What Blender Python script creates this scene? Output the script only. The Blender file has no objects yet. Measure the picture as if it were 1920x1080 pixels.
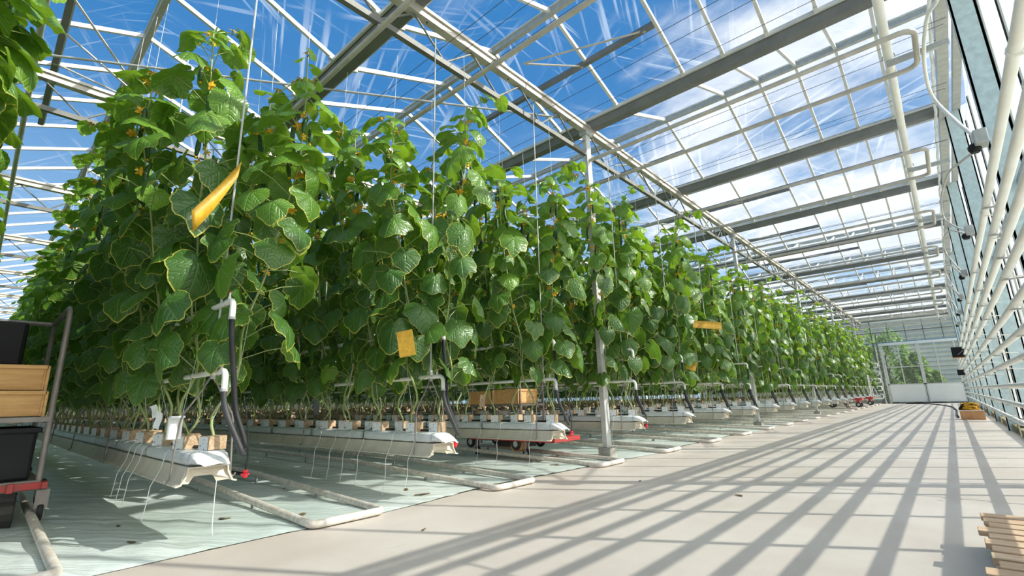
import bpy, math, random
import numpy as np
from mathutils import Vector, Matrix, Euler
random.seed(7)
RNG = np.random.default_rng(11)
SC = bpy.context.scene
COL = SC.collection
PI = math.pi

# ------------------------------------------------------------------ camera
cam_d = bpy.data.cameras.new('camera')
cam = bpy.data.objects.new('camera', cam_d)
COL.objects.link(cam)
SC.camera = cam
cam_d.sensor_width = 36.0
cam_d.lens = 16.721
cam_d.clip_end = 2000.0
FW = Vector((-0.64874287, 0.72540141, 0.23005538))
RT = Vector((0.74095777, 0.67103199, -0.02641314))
UP = Vector((0.17353465, -0.15332599, 0.97281903))
cam.matrix_world = Matrix(((RT.x, UP.x, -FW.x, 0), (RT.y, UP.y, -FW.y, 0), (RT.z, UP.z, -FW.z, 0.7302), (0, 0, 0, 1)))

# ------------------------------------------------------------------ exposure
SC.view_settings.view_transform = 'Standard'
SC.view_settings.look = 'None'
SC.view_settings.exposure = 0.3
SC.view_settings.gamma = 1.0
SC.cycles.transparent_max_bounces = 24
SC.cycles.max_bounces = 8

# ------------------------------------------------------------------ sun
SUN_DIR = Vector((0.875 * math.cos(math.radians(37.3)), 0.485 * math.cos(math.radians(37.3)), math.sin(math.radians(37.3)))).normalized()
sun_d = bpy.data.lights.new('sun', 'SUN')
sun_d.energy = 5.6
sun_d.color = (1.0, 0.96, 0.88)
sun_d.angle = math.radians(0.6)
sun = bpy.data.objects.new('sun', sun_d)
COL.objects.link(sun)
sun.rotation_euler = SUN_DIR.to_track_quat('Z', 'Y').to_euler()
sun.location = (12, 8, 14)

# ------------------------------------------------------------------ node helpers
class NT:
    def __init__(s, tree):
        s.t = tree
        s.n = tree.nodes
        s.l = tree.links
        s.n.clear()
    def new(s, typ, **kw):
        nd = s.n.new(typ)
        for k, v in kw.items():
            setattr(nd, k, v)
        return nd
    def put(s, sock, val):
        if hasattr(val, 'is_linked') or hasattr(val, 'links'):
            s.l.new(val, sock)
        elif val is not None:
            if isinstance(val, (tuple, list)) and len(val) == 3 and sock.type == 'RGBA':
                val = (*val, 1.0)
            sock.default_value = val
    def math(s, op, a, b=None, c=None, clamp=False):
        nd = s.new('ShaderNodeMath', operation=op, use_clamp=clamp)
        s.put(nd.inputs[0], a)
        if b is not None: s.put(nd.inputs[1], b)
        if c is not None: s.put(nd.inputs[2], c)
        return nd.outputs[0]
    def vmath(s, op, a, b=None):
        nd = s.new('ShaderNodeVectorMath', operation=op)
        s.put(nd.inputs[0], a)
        if b is not None: s.put(nd.inputs[1], b)
        return nd
    def mix(s, fac, a, b, blend='MIX'):
        nd = s.new('ShaderNodeMix', data_type='RGBA', blend_type=blend)
        s.put(nd.inputs[0], fac); s.put(nd.inputs[6], a); s.put(nd.inputs[7], b)
        return nd.outputs[2]
    def ramp(s, fac, lo, hi, a=0.0, b=1.0, smooth=True):
        nd = s.new('ShaderNodeMapRange', interpolation_type='SMOOTHSTEP' if smooth else 'LINEAR')
        s.put(nd.inputs[0], fac)
        for i, v in enumerate((lo, hi, a, b)): nd.inputs[i + 1].default_value = v
        return nd.outputs[0]
    def noise(s, vec, scale, detail=2.0, rough=0.5):
        nd = s.new('ShaderNodeTexNoise')
        if vec is not None: s.put(nd.inputs['Vector'], vec)
        nd.inputs['Scale'].default_value = scale
        nd.inputs['Detail'].default_value = detail
        nd.inputs['Roughness'].default_value = rough
        return nd.outputs['Fac']
    def mapping(s, vec, scale=(1, 1, 1), rot=(0, 0, 0), loc=(0, 0, 0)):
        nd = s.new('ShaderNodeMapping')
        s.put(nd.inputs[0], vec)
        nd.inputs['Scale'].default_value = scale
        nd.inputs['Rotation'].default_value = rot
        nd.inputs['Location'].default_value = loc
        return nd.outputs[0]
    def bump(s, h, strength=0.3, dist=0.01):
        nd = s.new('ShaderNodeBump')
        nd.inputs['Strength'].default_value = strength
        nd.inputs['Distance'].default_value = dist
        s.put(nd.inputs['Height'], h)
        return nd.outputs[0]

# ------------------------------------------------------------------ sky
world = bpy.data.worlds.new('sky')
SC.world = world
world.use_nodes = True
w = NT(world.node_tree)
tc = w.new('ShaderNodeTexCoord')
dirv = w.vmath('NORMALIZE', tc.outputs['Generated']).outputs[0]
sep = w.new('ShaderNodeSeparateXYZ'); w.put(sep.inputs[0], dirv)
zz = sep.outputs[2]
zc = w.math('MAXIMUM', zz, 0.0)
blue = w.mix(w.ramp(zc, 0.0, 0.62), (0.38, 0.60, 0.84), (0.026, 0.185, 0.47))
den = w.math('ADD', zc, 0.22)
pl = w.new('ShaderNodeCombineXYZ')
w.put(pl.inputs[0], w.math('DIVIDE', sep.outputs[0], den))
w.put(pl.inputs[1], w.math('DIVIDE', sep.outputs[1], den))
cn = w.noise(w.mapping(pl.outputs[0], (1.0, 1.6, 1.0), (0, 0, 0.5), (3.1, 1.7, 0)), 1.5, 9.0, 0.58)
cn2 = w.noise(w.mapping(pl.outputs[0], (0.5, 2.2, 1.0), (0, 0, 0.9), (0.4, 5.2, 0)), 2.4, 8.0, 0.6)
def dotdir(v):
    v = Vector(v).normalized()
    nd = w.vmath('DOT_PRODUCT', dirv, tuple(v))
    return nd.outputs['Value']
cover = w.math('MULTIPLY', w.ramp(dotdir((0.05, 0.93, 0.22)), 0.80, 0.985), 0.29)
mid = w.math('MULTIPLY', w.ramp(dotdir((-0.52, 0.66, 0.42)), 0.86, 0.995), 0.06)
low = w.math('MULTIPLY', w.ramp(zc, 0.34, 0.02), 0.16)
glow = w.ramp(dotdir(SUN_DIR), 0.60, 0.99)
tot = w.math('ADD', w.math('ADD', cn, cover), w.math('ADD', mid, w.math('ADD', low, w.math('MULTIPLY', glow, 0.22))))
cl = w.ramp(tot, 0.63, 0.88)
wisp = w.math('MULTIPLY', w.ramp(cn2, 0.52, 0.78), 0.20)
fac = w.math('MAXIMUM', cl, wisp)
cloudcol = w.mix(w.ramp(cn2, 0.35, 0.7), (0.76, 0.81, 0.88), (0.98, 0.99, 1.0))
skyc = w.mix(fac, blue, cloudcol)
skyc = w.mix(w.math('MULTIPLY', glow, 0.9), skyc, (3.2, 3.1, 2.9))
skyc = w.mix(w.ramp(zz, 0.0, -0.03), skyc, (0.42, 0.43, 0.38))
bg = w.new('ShaderNodeBackground')
w.put(bg.inputs[0], skyc)
bg.inputs[1].default_value = 1.0
wo = w.new('ShaderNodeOutputWorld')
w.l.new(bg.outputs[0], wo.inputs[0])

# ------------------------------------------------------------------ materials
MATS = {}
def new_mat(name):
    m = bpy.data.materials.new(name)
    m.use_nodes = True
    MATS[name] = m
    n = NT(m.node_tree)
    n.out = n.new('ShaderNodeOutputMaterial')
    return m, n
def objc(n):
    t = n.new('ShaderNodeTexCoord')
    return t.outputs['Object']
def pos(n):
    return n.new('ShaderNodeNewGeometry').outputs['Position']
def simple(name, col, rough=0.5, metal=0.0, var=0.12, scale=8.0, bump=0.0, col2=None, spec=0.5, detail=4.0, vec=None):
    m, n = new_mat(name)
    p = n.new('ShaderNodeBsdfPrincipled')
    v = objc(n) if vec is None else vec(n)
    nz = n.noise(v, scale, detail, 0.6)
    c2 = col2 if col2 else tuple(c * (1 - var * 2) for c in col)
    n.put(p.inputs['Base Color'], n.mix(n.ramp(nz, 0.3, 0.72), c2, col))
    p.inputs['Roughness'].default_value = rough
    p.inputs['Metallic'].default_value = metal
    p.inputs['Specular IOR Level'].default_value = spec
    if bump:
        n.put(p.inputs['Normal'], n.bump(nz, bump, 0.01))
    n.l.new(p.outputs[0], n.out.inputs[0])
    return m
simple('aluminium', (0.66, 0.65, 0.62), 0.42, 0.0, 0.08, 3.0, spec=0.6)
simple('galvanised', (0.50, 0.50, 0.48), 0.5, 0.15, 0.10, 14.0)
simple('galvanised_sky_tint', (0.60, 0.72, 0.75), 0.5, 0.0, 0.10, 16.0)  # column zinc with the blue of reflected sky put into its colour
simple('chord_steel', (0.56, 0.52, 0.45), 0.5, 0.2, 0.12, 5.0)
simple('chord_shaded', (0.17, 0.17, 0.15), 0.6, 0.1, 0.12, 5.0)  # darker chord steel, the shade on it put into the colour
simple('post_steel', (0.64, 0.63, 0.60), 0.5, 0.0, 0.10, 9.0)
simple('gutter_steel', (0.20, 0.205, 0.20), 0.55, 0.2, 0.12, 4.0)
simple('pipe_white', (0.90, 0.88, 0.84), 0.4, 0.0, 0.05, 4.0, col2=(0.82, 0.77, 0.70))
simple('pipe_grey', (0.58, 0.53, 0.47), 0.5, 0.1, 0.12, 6.0)
simple('rail_white', (0.78, 0.74, 0.68), 0.5, 0.0, 0.1, 24.0, col2=(0.58, 0.50, 0.41))
simple('trough_cream', (0.74, 0.68, 0.56), 0.5, 0.0, 0.08, 5.0, col2=(0.62, 0.54, 0.42))
simple('rubber_black', (0.018, 0.018, 0.02), 0.6, 0.0, 0.2, 8.0)
simple('hose_grey', (0.06, 0.06, 0.065), 0.5, 0.0, 0.2, 8.0)
simple('dark_metal', (0.05, 0.045, 0.04), 0.6, 0.3, 0.2, 9.0)
simple('tube_steel', (0.30, 0.26, 0.24), 0.5, 0.4, 0.15, 10.0)
simple('red_paint', (0.55, 0.025, 0.03), 0.45, 0.0, 0.2, 12.0, col2=(0.30, 0.05, 0.04))
simple('red_plastic', (0.75, 0.03, 0.05), 0.35, 0.0, 0.05)
simple('black_plastic', (0.012, 0.012, 0.014), 0.5, 0.0, 0.2, 4.0, spec=0.25)
simple('concrete', (0.42, 0.39, 0.34), 0.9, 0.0, 0.15, 12.0, 0.3)
simple('moss_curb', (0.42, 0.34, 0.20), 0.9, 0.0, 0.2, 9.0, 0.4, col2=(0.10, 0.10, 0.03))
simple('white_panel', (0.86, 0.86, 0.83), 0.45, 0.0, 0.03, 2.0)
simple('blue_strip', (0.10, 0.25, 0.42), 0.5)
simple('orange_wood', (0.72, 0.36, 0.16), 0.65, 0.0, 0.1, 9.0)
simple('yellow_cloth', (0.80, 0.42, 0.02), 0.7, 0.0, 0.2, 14.0, 0.3)
simple('yellow_sticky', (0.62, 0.36, 0.025), 0.4, 0.0, 0.12, 30.0, col2=(0.46, 0.25, 0.015))
simple('string_white', (0.86, 0.86, 0.84), 0.7)
simple('wire_dark', (0.10, 0.11, 0.12), 0.5, 0.4)
simple('stem_green', (0.26, 0.38, 0.10), 0.5, 0.0, 0.2, 25.0, col2=(0.36, 0.36, 0.16))
simple('cucumber_green', (0.030, 0.10, 0.022), 0.38, 0.0, 0.2, 60.0, 0.4)
simple('petal_yellow', (0.90, 0.45, 0.01), 0.5, 0.0, 0.1, 30.0)
simple('debris_brown', (0.20, 0.13, 0.06), 0.9, 0.0, 0.3, 30.0)
simple('outside_ground', (0.36, 0.38, 0.28), 0.95, 0.0, 0.1, 0.6)
simple('reflection_beige', (0.90, 0.80, 0.62), 0.8, 0.0, 0.1, 1.0)
simple('bark', (0.14, 0.10, 0.07), 0.9, 0.0, 0.2, 12.0, 0.4)

def wood(name, c1, c2, sc):
    m, n = new_mat(name)
    p = n.new('ShaderNodeBsdfPrincipled')
    inf = n.new('ShaderNodeObjectInfo')
    off = n.new('ShaderNodeCombineXYZ')
    n.put(off.inputs[2], n.math('MULTIPLY', inf.outputs['Random'], 37.0))
    v = n.vmath('ADD', n.mapping(objc(n), sc), off.outputs[0]).outputs[0]
    nz = n.noise(v, 5.0, 6.0, 0.65)
    c = n.mix(n.ramp(nz, 0.32, 0.70), c2, c1)
    c = n.mix(n.math('MULTIPLY', inf.outputs['Random'], 0.45), c, c2)
    n.put(p.inputs['Base Color'], c)
    p.inputs['Roughness'].default_value = 0.7
    n.put(p.inputs['Normal'], n.bump(nz, 0.3, 0.004))
    n.l.new(p.outputs[0], n.out.inputs[0])
wood('crate_wood', (0.80, 0.48, 0.20), (0.56, 0.30, 0.11), (6, 1, 9))
wood('board_wood', (0.76, 0.56, 0.38), (0.52, 0.34, 0.21), (1.2, 6, 10))

def mat_floor():
    m, n = new_mat('floor_concrete')
    p = n.new('ShaderNodeBsdfPrincipled')
    v = pos(n)
    a = n.noise(v, 0.9, 6.0, 0.6)
    b = n.noise(n.mapping(v, (1.0, 0.25, 1)), 3.0, 5.0, 0.7)
    c = n.mix(n.ramp(a, 0.35, 0.65), (0.545, 0.475, 0.42), (0.62, 0.555, 0.50))
    c = n.mix(n.ramp(b, 0.62, 0.80), c, (0.46, 0.42, 0.37))
    vo = n.new('ShaderNodeTexVoronoi'); n.put(vo.inputs['Vector'], n.mapping(v, (1, 2.2, 1), (0, 0, 0.8))); vo.inputs['Scale'].default_value = 1.3
    n.put(p.inputs['Base Color'], n.mix(n.ramp(vo.outputs['Distance'], 0.035, 0.012), c, (0.25, 0.22, 0.17)))
    n.put(p.inputs['Roughness'], n.ramp(b, 0.3, 0.8, 0.36, 0.55))
    p.inputs['Specular IOR Level'].default_value = 0.35
    n.put(p.inputs['Normal'], n.bump(n.noise(v, 40.0, 4.0), 0.06, 0.01))
    n.l.new(p.outputs[0], n.out.inputs[0])
mat_floor()
def mat_sheet():
    m, n = new_mat('ground_plastic')
    p = n.new('ShaderNodeBsdfPrincipled')
    v = pos(n)
    v1 = n.mapping(v, (1, 1, 1), (0, 0, -0.62))
    a = n.math('ADD', n.noise(n.mapping(v1, (0.35, 3.2, 1)), 2.6, 5.0, 0.55), n.math('MULTIPLY', n.noise(n.mapping(v, (0.8, 2.5, 1)), 5.0, 3.0, 0.5), 0.25))
    b = n.noise(v, 0.7, 4.0)
    n.put(p.inputs['Base Color'], n.mix(n.ramp(b, 0.3, 0.7), (0.58, 0.67, 0.63), (0.74, 0.80, 0.77)))
    p.inputs['Roughness'].default_value = 0.26
    p.inputs['Specular IOR Level'].default_value = 0.7
    n.put(p.inputs['Normal'], n.bump(a, 0.8, 0.045))
    n.l.new(p.outputs[0], n.out.inputs[0])
mat_sheet()
def mat_bag(name, col):
    m, n = new_mat(name)
    p = n.new('ShaderNodeBsdfPrincipled')
    v = objc(n)
    a = n.noise(n.mapping(v, (1.0, 3.0, 2.0)), 9.0, 6.0, 0.6)
    n.put(p.inputs['Base Color'], n.mix(n.ramp(a, 0.3, 0.7), tuple(c * 0.88 for c in col), col))
    p.inputs['Roughness'].default_value = 0.3
    n.put(p.inputs['Normal'], n.bump(a, 0.55, 0.02))
    n.l.new(p.outputs[0], n.out.inputs[0])
mat_bag('bag_white', (0.80, 0.82, 0.82))
def mat_dots():
    m, n = new_mat('block_foil')
    p = n.new('ShaderNodeBsdfPrincipled')
    v = objc(n)
    vo = n.new('ShaderNodeTexVoronoi'); n.put(vo.inputs['Vector'], v); vo.inputs['Scale'].default_value = 62.0
    n.put(p.inputs['Base Color'], n.mix(n.ramp(vo.outputs['Distance'], 0.28, 0.22), (0.80, 0.80, 0.79), (0.05, 0.05, 0.07)))
    p.inputs['Roughness'].default_value = 0.4
    n.l.new(p.outputs[0], n.out.inputs[0])
mat_dots()
simple('rockwool', (0.62, 0.46, 0.31), 0.95, 0.0, 0.15, 55.0, 0.6, col2=(0.40, 0.26, 0.15))

def mat_glass(name, tint, haze, streak):
    m, n = new_mat(name)
    tr = n.new('ShaderNodeBsdfTransparent')
    tr.inputs[0].default_value = (*tint, 1)
    df = n.new('ShaderNodeBsdfTranslucent'); df.inputs[0].default_value = (0.90, 0.93, 0.93, 1)
    d2 = n.new('ShaderNodeBsdfDiffuse'); d2.inputs[0].default_value = (0.88, 0.92, 0.92, 1)
    half = n.new('ShaderNodeMixShader'); half.inputs[0].default_value = 0.35
    n.l.new(df.outputs[0], half.inputs[1]); n.l.new(d2.outputs[0], half.inputs[2])
    fac = None
    if streak:
        v = pos(n)
        for ang, sx, sc, lo in ((0.35, 0.09, 3.6, 0.56), (-0.75, 0.08, 4.6, 0.57), (1.25, 0.08, 3.4, 0.565), (-1.3, .08, 5.5, .59)):
            s1 = n.ramp(n.noise(n.mapping(n.mapping(v, (1, 1, 1), (0, 0, ang)), (sx, 2.4, 0.3), (0, 0, 0), (ang * 9, 3, 0)), sc, 3.0, 0.55), lo, lo + 0.10)
            mk = n.ramp(n.noise(n.mapping(v, (1, 1, 1), (0, 0, 0), (ang * 5, 0, 0)), 0.55, 2.0), 0.42, 0.62)
            s1 = n.math('MULTIPLY', s1, mk)
            fac = s1 if fac is None else n.math('MAXIMUM', fac, s1)
        fac = n.math('ADD', n.math('MULTIPLY', fac, streak), haze)
    else:
        fac = haze
    mx = n.new('ShaderNodeMixShader')
    n.put(mx.inputs[0], fac)
    n.l.new(tr.outputs[0], mx.inputs[1]); n.l.new(half.outputs[0], mx.inputs[2])
    n.l.new(mx.outputs[0], n.out.inputs[0])
mat_glass('roof_glass', (0.96, 0.98, 0.99), 0.02, 0.24)
mat_glass('wall_glass', (0.93, 0.98, 0.96), 0.36, 0.0)
mat_glass('door_glass', (0.93, 0.97, 0.95), 0.05, 0.0)

def mat_leaf(name, tr_fac=0.36, old=(0.062, 0.160, 0.020), young=(0.22, 0.42, 0.02)):
    m, n = new_mat(name)
    at = n.new('ShaderNodeAttribute'); at.attribute_name = 'leafv'
    sp = n.new('ShaderNodeSeparateColor'); n.l.new(at.outputs['Color'], sp.inputs[0])
    age, rnd, t, th = sp.outputs[0], sp.outputs[1], sp.outputs[2], at.outputs['Alpha']
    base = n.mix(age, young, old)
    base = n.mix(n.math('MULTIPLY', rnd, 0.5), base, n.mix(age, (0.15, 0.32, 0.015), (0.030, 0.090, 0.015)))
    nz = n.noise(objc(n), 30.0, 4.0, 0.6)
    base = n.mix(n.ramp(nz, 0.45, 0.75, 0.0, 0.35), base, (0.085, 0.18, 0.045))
    # main veins every 43 degrees from the petiole, with feathered side veins between them
    ang = n.math('MULTIPLY', n.math('SUBTRACT', th, 0.5), 360.0 / 43.0)
    fr = n.math('ABSOLUTE', n.math('SUBTRACT', n.math('FRACT', n.math('ADD', ang, 0.5)), 0.5))
    wv = n.math('MULTIPLY', fr, t)
    vein = n.ramp(wv, 0.026, 0.007)
    side = n.math('ABSOLUTE', n.math('SUBTRACT', n.math('FRACT', n.math('ADD', n.math('SUBTRACT', n.math('MULTIPLY', t, 5.5), n.math('MULTIPLY', wv, 5.0)), n.math('MULTIPLY', nz, 0.35))), 0.5))
    sv = n.ramp(side, 0.10, 0.0)
    base = n.mix(n.math('MULTIPLY', vein, 0.5), base, (0.20, 0.36, 0.10))
    base = n.mix(n.math('MULTIPLY', sv, 0.14), base, (0.12, 0.26, 0.06))
    edge = n.math('MULTIPLY', n.ramp(t, 0.950, 0.985), n.ramp(age, 0.45, 0.7))
    base = n.mix(n.math('MULTIPLY', edge, n.ramp(rnd, 0.15, 0.4, 0.25, 0.95)), base, (0.66, 0.60, 0.10))
    p = n.new('ShaderNodeBsdfPrincipled')
    n.put(p.inputs['Base Color'], base)
    p.inputs['Roughness'].default_value = 0.36
    p.inputs['Specular IOR Level'].default_value = 0.7
    hgt = n.math('ADD', n.math('MULTIPLY', nz, 0.5), n.math('ADD', n.math('MULTIPLY', n.ramp(wv, 0.05, 0.0), -1.0), n.math('MULTIPLY', n.ramp(side, 0.22, 0.0), -0.7)))
    n.put(p.inputs['Normal'], n.bump(hgt, 0.62, 0.006))
    tl = n.new('ShaderNodeBsdfTranslucent')
    n.put(tl.inputs[0], n.mix(0.7, n.mix(age, (0.58, 0.80, 0.02), (0.27, 0.48, 0.012)), base))
    mx = n.new('ShaderNodeMixShader'); mx.inputs[0].default_value = tr_fac
    n.l.new(p.outputs[0], mx.inputs[1]); n.l.new(tl.outputs[0], mx.inputs[2])
    n.l.new(mx.outputs[0], n.out.inputs[0])
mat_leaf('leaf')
mat_leaf('tree_leaf', 0.3, (0.07, 0.13, 0.04), (0.13, 0.20, 0.06))

# ------------------------------------------------------------------ mesh builder
class MB:
    def __init__(s):
        s.v = []; s.f = []; s.m = []; s.mats = []; s.cur = 0; s.attr = []; s.nv = 0
    def mat(s, name):
        if name not in s.mats: s.mats.append(name)
        s.cur = s.mats.index(name)
        return s
    def add(s, V, F, attr=None):
        V = np.asarray(V, float)
        off = s.nv
        s.v.append(V); s.nv += len(V)
        s.f.extend([tuple(i + off for i in f) for f in F])
        s.m.extend([s.cur] * len(F))
        s.attr.append(np.asarray(attr, float) if attr is not None else np.tile((1, 0.5, 0.2, 0.5), (len(V), 1)))
        return s
    def box(s, lo, hi, M=None):
        x0, y0, z0 = lo; x1, y1, z1 = hi
        V = np.array([(x0, y0, z0), (x1, y0, z0), (x1, y1, z0), (x0, y1, z0), (x0, y0, z1), (x1, y0, z1), (x1, y1, z1), (x0, y1, z1)], float)
        if M is not None: V = np.array([M @ Vector(v) for v in V])
        return s.add(V, [(0, 3, 2, 1), (4, 5, 6, 7), (0, 1, 5, 4), (1, 2, 6, 5), (2, 3, 7, 6), (3, 0, 4, 7)])
    def bar(s, a, b, wd, ht, up=(0, 0, 1)):
        a = np.array(a, float); b = np.array(b, float)
        d = (b - a) / np.linalg.norm(b - a)
        u = np.array(up, float)
        if abs(d @ u) > 0.98: u = np.array((1.0, 0, 0))
        sd = np.cross(d, u); sd /= np.linalg.norm(sd)
        u = np.cross(sd, d)
        V = []
        for P in (a, b):
            for i, j in ((-1, -1), (1, -1), (1, 1), (-1, 1)):
                V.append(P + sd * i * wd / 2 + u * j * ht / 2)
        return s.add(V, [(0, 1, 2, 3), (7, 6, 5, 4), (0, 4, 5, 1), (1, 5, 6, 2), (2, 6, 7, 3), (3, 7, 4, 0)])
    def tube(s, pts, r, n=8, caps=True):
        P = np.array(pts, float)
        k = len(P)
        rr = np.full(k, r, float) if np.isscalar(r) else np.array(r, float)
        T = np.zeros_like(P)
        T[1:-1] = P[2:] - P[:-2]; T[0] = P[1] - P[0]; T[-1] = P[-1] - P[-2]
        T /= np.linalg.norm(T, axis=1)[:, None] + 1e-12
        u = np.array((0, 0, 1.0)) if abs(T[0][2]) < 0.9 else np.array((1.0, 0, 0))
        V = []
        for i in range(k):
            u = u - T[i] * (u @ T[i]); u /= np.linalg.norm(u) + 1e-12
            sd = np.cross(T[i], u)
            a = np.arange(n) * 2 * PI / n
            V.append(P[i] + rr[i] * (np.cos(a)[:, None] * u + np.sin(a)[:, None] * sd))
        V = np.concatenate(V)
        F = []
        for i in range(k - 1):
            for j in range(n):
                j2 = (j + 1) % n
                F.append((i * n + j, i * n + j2, (i + 1) * n + j2, (i + 1) * n + j))
        if caps:
            F.append(tuple(range(n - 1, -1, -1))); F.append(tuple((k - 1) * n + j for j in range(n)))
        return s.add(V, F)
    def extrude_x(s, prof, x0, x1, closed=True):
        n = len(prof)
        V = [(x0, y, z) for y, z in prof] + [(x1, y, z) for y, z in prof]
        F = [(i, (i + 1) % n, n + (i + 1) % n, n + i) for i in range(n if closed else n - 1)]
        if closed:
            F.append(tuple(range(n - 1, -1, -1))); F.append(tuple(range(n, 2 * n)))
        return s.add(V, F)
    def lathe(s, prof, n=20, M=None):
        V = []; k = len(prof)
        for r, z in prof:
            for j in range(n):
                a = 2 * PI * j / n
                V.append((r * math.cos(a), r * math.sin(a), z))
        F = []
        for i in range(k - 1):
            for j in range(n):
                j2 = (j + 1) % n
                F.append((i * n + j, i * n + j2, (i + 1) * n + j2, (i + 1) * n + j))
        F.append(tuple(range(n - 1, -1, -1))); F.append(tuple((k - 1) * n + j for j in range(n)))
        if M is not None: V = [M @ Vector(v) for v in V]
        return s.add(V, F)
    def mesh(s, name, smooth=False, attr=False):
        me = bpy.data.meshes.new(name)
        V = np.concatenate(s.v) if s.v else np.zeros((0, 3))
        me.from_pydata(V.tolist(), [], s.f)
        for mname in s.mats: me.materials.append(MATS[mname])
        me.polygons.foreach_set('material_index', np.array(s.m, dtype=np.int32))
        if smooth:
            me.polygons.foreach_set('use_smooth', np.ones(len(me.polygons), dtype=bool))
        if attr:
            ca = me.color_attributes.new('leafv', 'FLOAT_COLOR', 'POINT')
            ca.data.foreach_set('color', np.concatenate(s.attr).astype(np.float32).ravel())
        me.update()
        return me
    def build(s, name, parent=None, smooth=False, attr=False, loc=None):
        o = bpy.data.objects.new(name, s.mesh(name, smooth, attr))
        COL.objects.link(o)
        if parent is not None: o.parent = parent
        if loc is not None: o.location = loc
        return o

def mb(name): return MB().mat(name)
def smooth_angle(o, deg=40):
    me = o.data
    me.polygons.foreach_set('use_smooth', np.ones(len(me.polygons), dtype=bool))
    try: me.set_sharp_from_angle(angle=math.radians(deg))
    except Exception: pass
    return o
def bevel(o, wd=0.004, seg=2):
    b = o.modifiers.new('bevel', 'BEVEL'); b.width = wd; b.segments = seg; b.limit_method = 'ANGLE'
    return o
def tag(o, label=None, cat=None, group=None, kind=None):
    if label: o['label'] = label
    if cat: o['category'] = cat
    if group: o['group'] = group
    if kind: o['kind'] = kind
    return o
def empty(name, loc=(0, 0, 0), rz=0.0):
    o = bpy.data.objects.new(name, None)
    COL.objects.link(o)
    o.location = loc; o.rotation_euler = (0, 0, rz)
    o.empty_display_size = 0.1
    return o
def linkdata(name, me, parent=None, loc=(0, 0, 0), rot=(0, 0, 0), scale=None):
    o = bpy.data.objects.new(name, me)
    COL.objects.link(o)
    if parent is not None: o.parent = parent
    o.location = loc; o.rotation_euler = rot
    if scale is not None: o.scale = (scale, scale, scale) if np.isscalar(scale) else scale
    return o
def struct(o, label=None):
    o['kind'] = 'structure'
    if label: o['label'] = label
    return o
def arc(c, r, a0, a1, ax1, ax2, n=6):
    c = np.array(c, float); ax1 = np.array(ax1, float); ax2 = np.array(ax2, float)
    return [tuple(c + r * (math.cos(a) * ax1 + math.sin(a) * ax2)) for a in np.linspace(a0, a1, n)]
def bez(p0, p1, p2, p3, n=12):
    p = [np.array(q, float) for q in (p0, p1, p2, p3)]
    return [tuple((1 - t) ** 3 * p[0] + 3 * (1 - t) ** 2 * t * p[1] + 3 * (1 - t) * t * t * p[2] + t ** 3 * p[3]) for t in np.linspace(0, 1, n)]
ORD = ['front', 'first', 'second', 'third', 'fourth', 'fifth', 'sixth', 'seventh', 'eighth', 'ninth', 'tenth', 'eleventh', 'twelfth', 'thirteenth', 'fourteenth', 'fifteenth', 'sixteenth', 'seventeenth', 'eighteenth', 'nineteenth', 'twentieth', 'twenty-first', 'twenty-second', 'twenty-third', 'twenty-fourth', 'twenty-fifth', 'twenty-sixth', 'twenty-seventh', 'twenty-eighth', 'twenty-ninth', 'thirtieth']
def nth(i):
    if i < len(ORD): return ORD[i]
    tens = ['', '', 'twenty', 'thirty', 'forty', 'fifty', 'sixty'][i // 10]
    if i % 10 == 0: return {30: 'thirtieth', 40: 'fortieth', 50: 'fiftieth', 60: 'sixtieth'}[i]
    return tens + '-' + ORD[i % 10]

# ------------------------------------------------------------------ main dimensions
XW = 0.60          # inner face of the right wall steel
XL = -41.0         # far left end
YF = 34.6          # far wall
GY = [5.62 + 3.22 * n for n in range(-3, 10)]   # roof gutter lines
ZG, ZR = 4.72, 5.33
XT = [-3.37 - 3.93 * i for i in range(10)]
ROWY = [-0.67, 0.93, 2.50, 3.99, 5.68, 7.22, 8.85] + [0.85 + 1.6 * k for k in range(6, 21)]   # index = row
def xend(r): return -3.10 if r == 1 else -2.99

# ================================================================== SETTING
fl = mb('floor_concrete'); fl.box((-3.4, -6, -0.12), (XW + 0.35, YF + 0.2, 0.0))
struct(fl.build('floor'), 'pale concrete aisle floor crossed by pipe shadows')
# plastic sheet under the crop, wrinkled along its aisle edge
def sheet():
    m = mb('ground_plastic')
    xs = np.concatenate([np.linspace(-3.05, -6, 60), np.linspace(-6.1, XL, 50)])
    ys = np.concatenate([np.linspace(-3, 6, 110), np.linspace(6.1, YF, 100)])
    X, Y = np.meshgrid(xs, ys, indexing='ij')
    X = X + (np.sin(Y * 1.3) * 0.05 + np.sin(Y * 3.1 + 1) * 0.02 - 0.04) * np.exp((X + 3.05) * 1.0) 
    Z = 0.004 + 0.004 * (np.sin(X * 9 + Y * 23 + 2 * np.sin(Y * 3)) + np.sin(X * 4 - Y * 31 + np.sin(X * 5)) + 2) * np.clip((-3.05 - X) / 0.1, 0, 1) ** 0.5
    V = np.stack([X, Y, Z], -1).reshape(-1, 3)
    ny = len(ys)
    F = [(i * ny + j, (i + 1) * ny + j, (i + 1) * ny + j + 1, i * ny + j + 1) for i in range(len(xs) - 1) for j in range(ny - 1)]
    F = [f[::-1] for f in F]
    m.add(V, F)
    o = m.build('ground_sheet', smooth=True)
    tag(o, 'wrinkled white plastic sheet covering the soil beneath the crop rows', 'ground sheet')
sheet()
sb = mb('outside_ground'); sb.box((XL - 1, -6, -0.3), (-3.4, YF + 0.2, -0.02)); struct(sb.build('floor_soil'), 'soil bed hidden under the white plastic sheet')
og = mb('outside_ground'); og.box((-200, -150, -0.62), (200, 220, -0.35))
struct(og.build('ground_outside'), 'grassy ground outside the glass')

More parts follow.
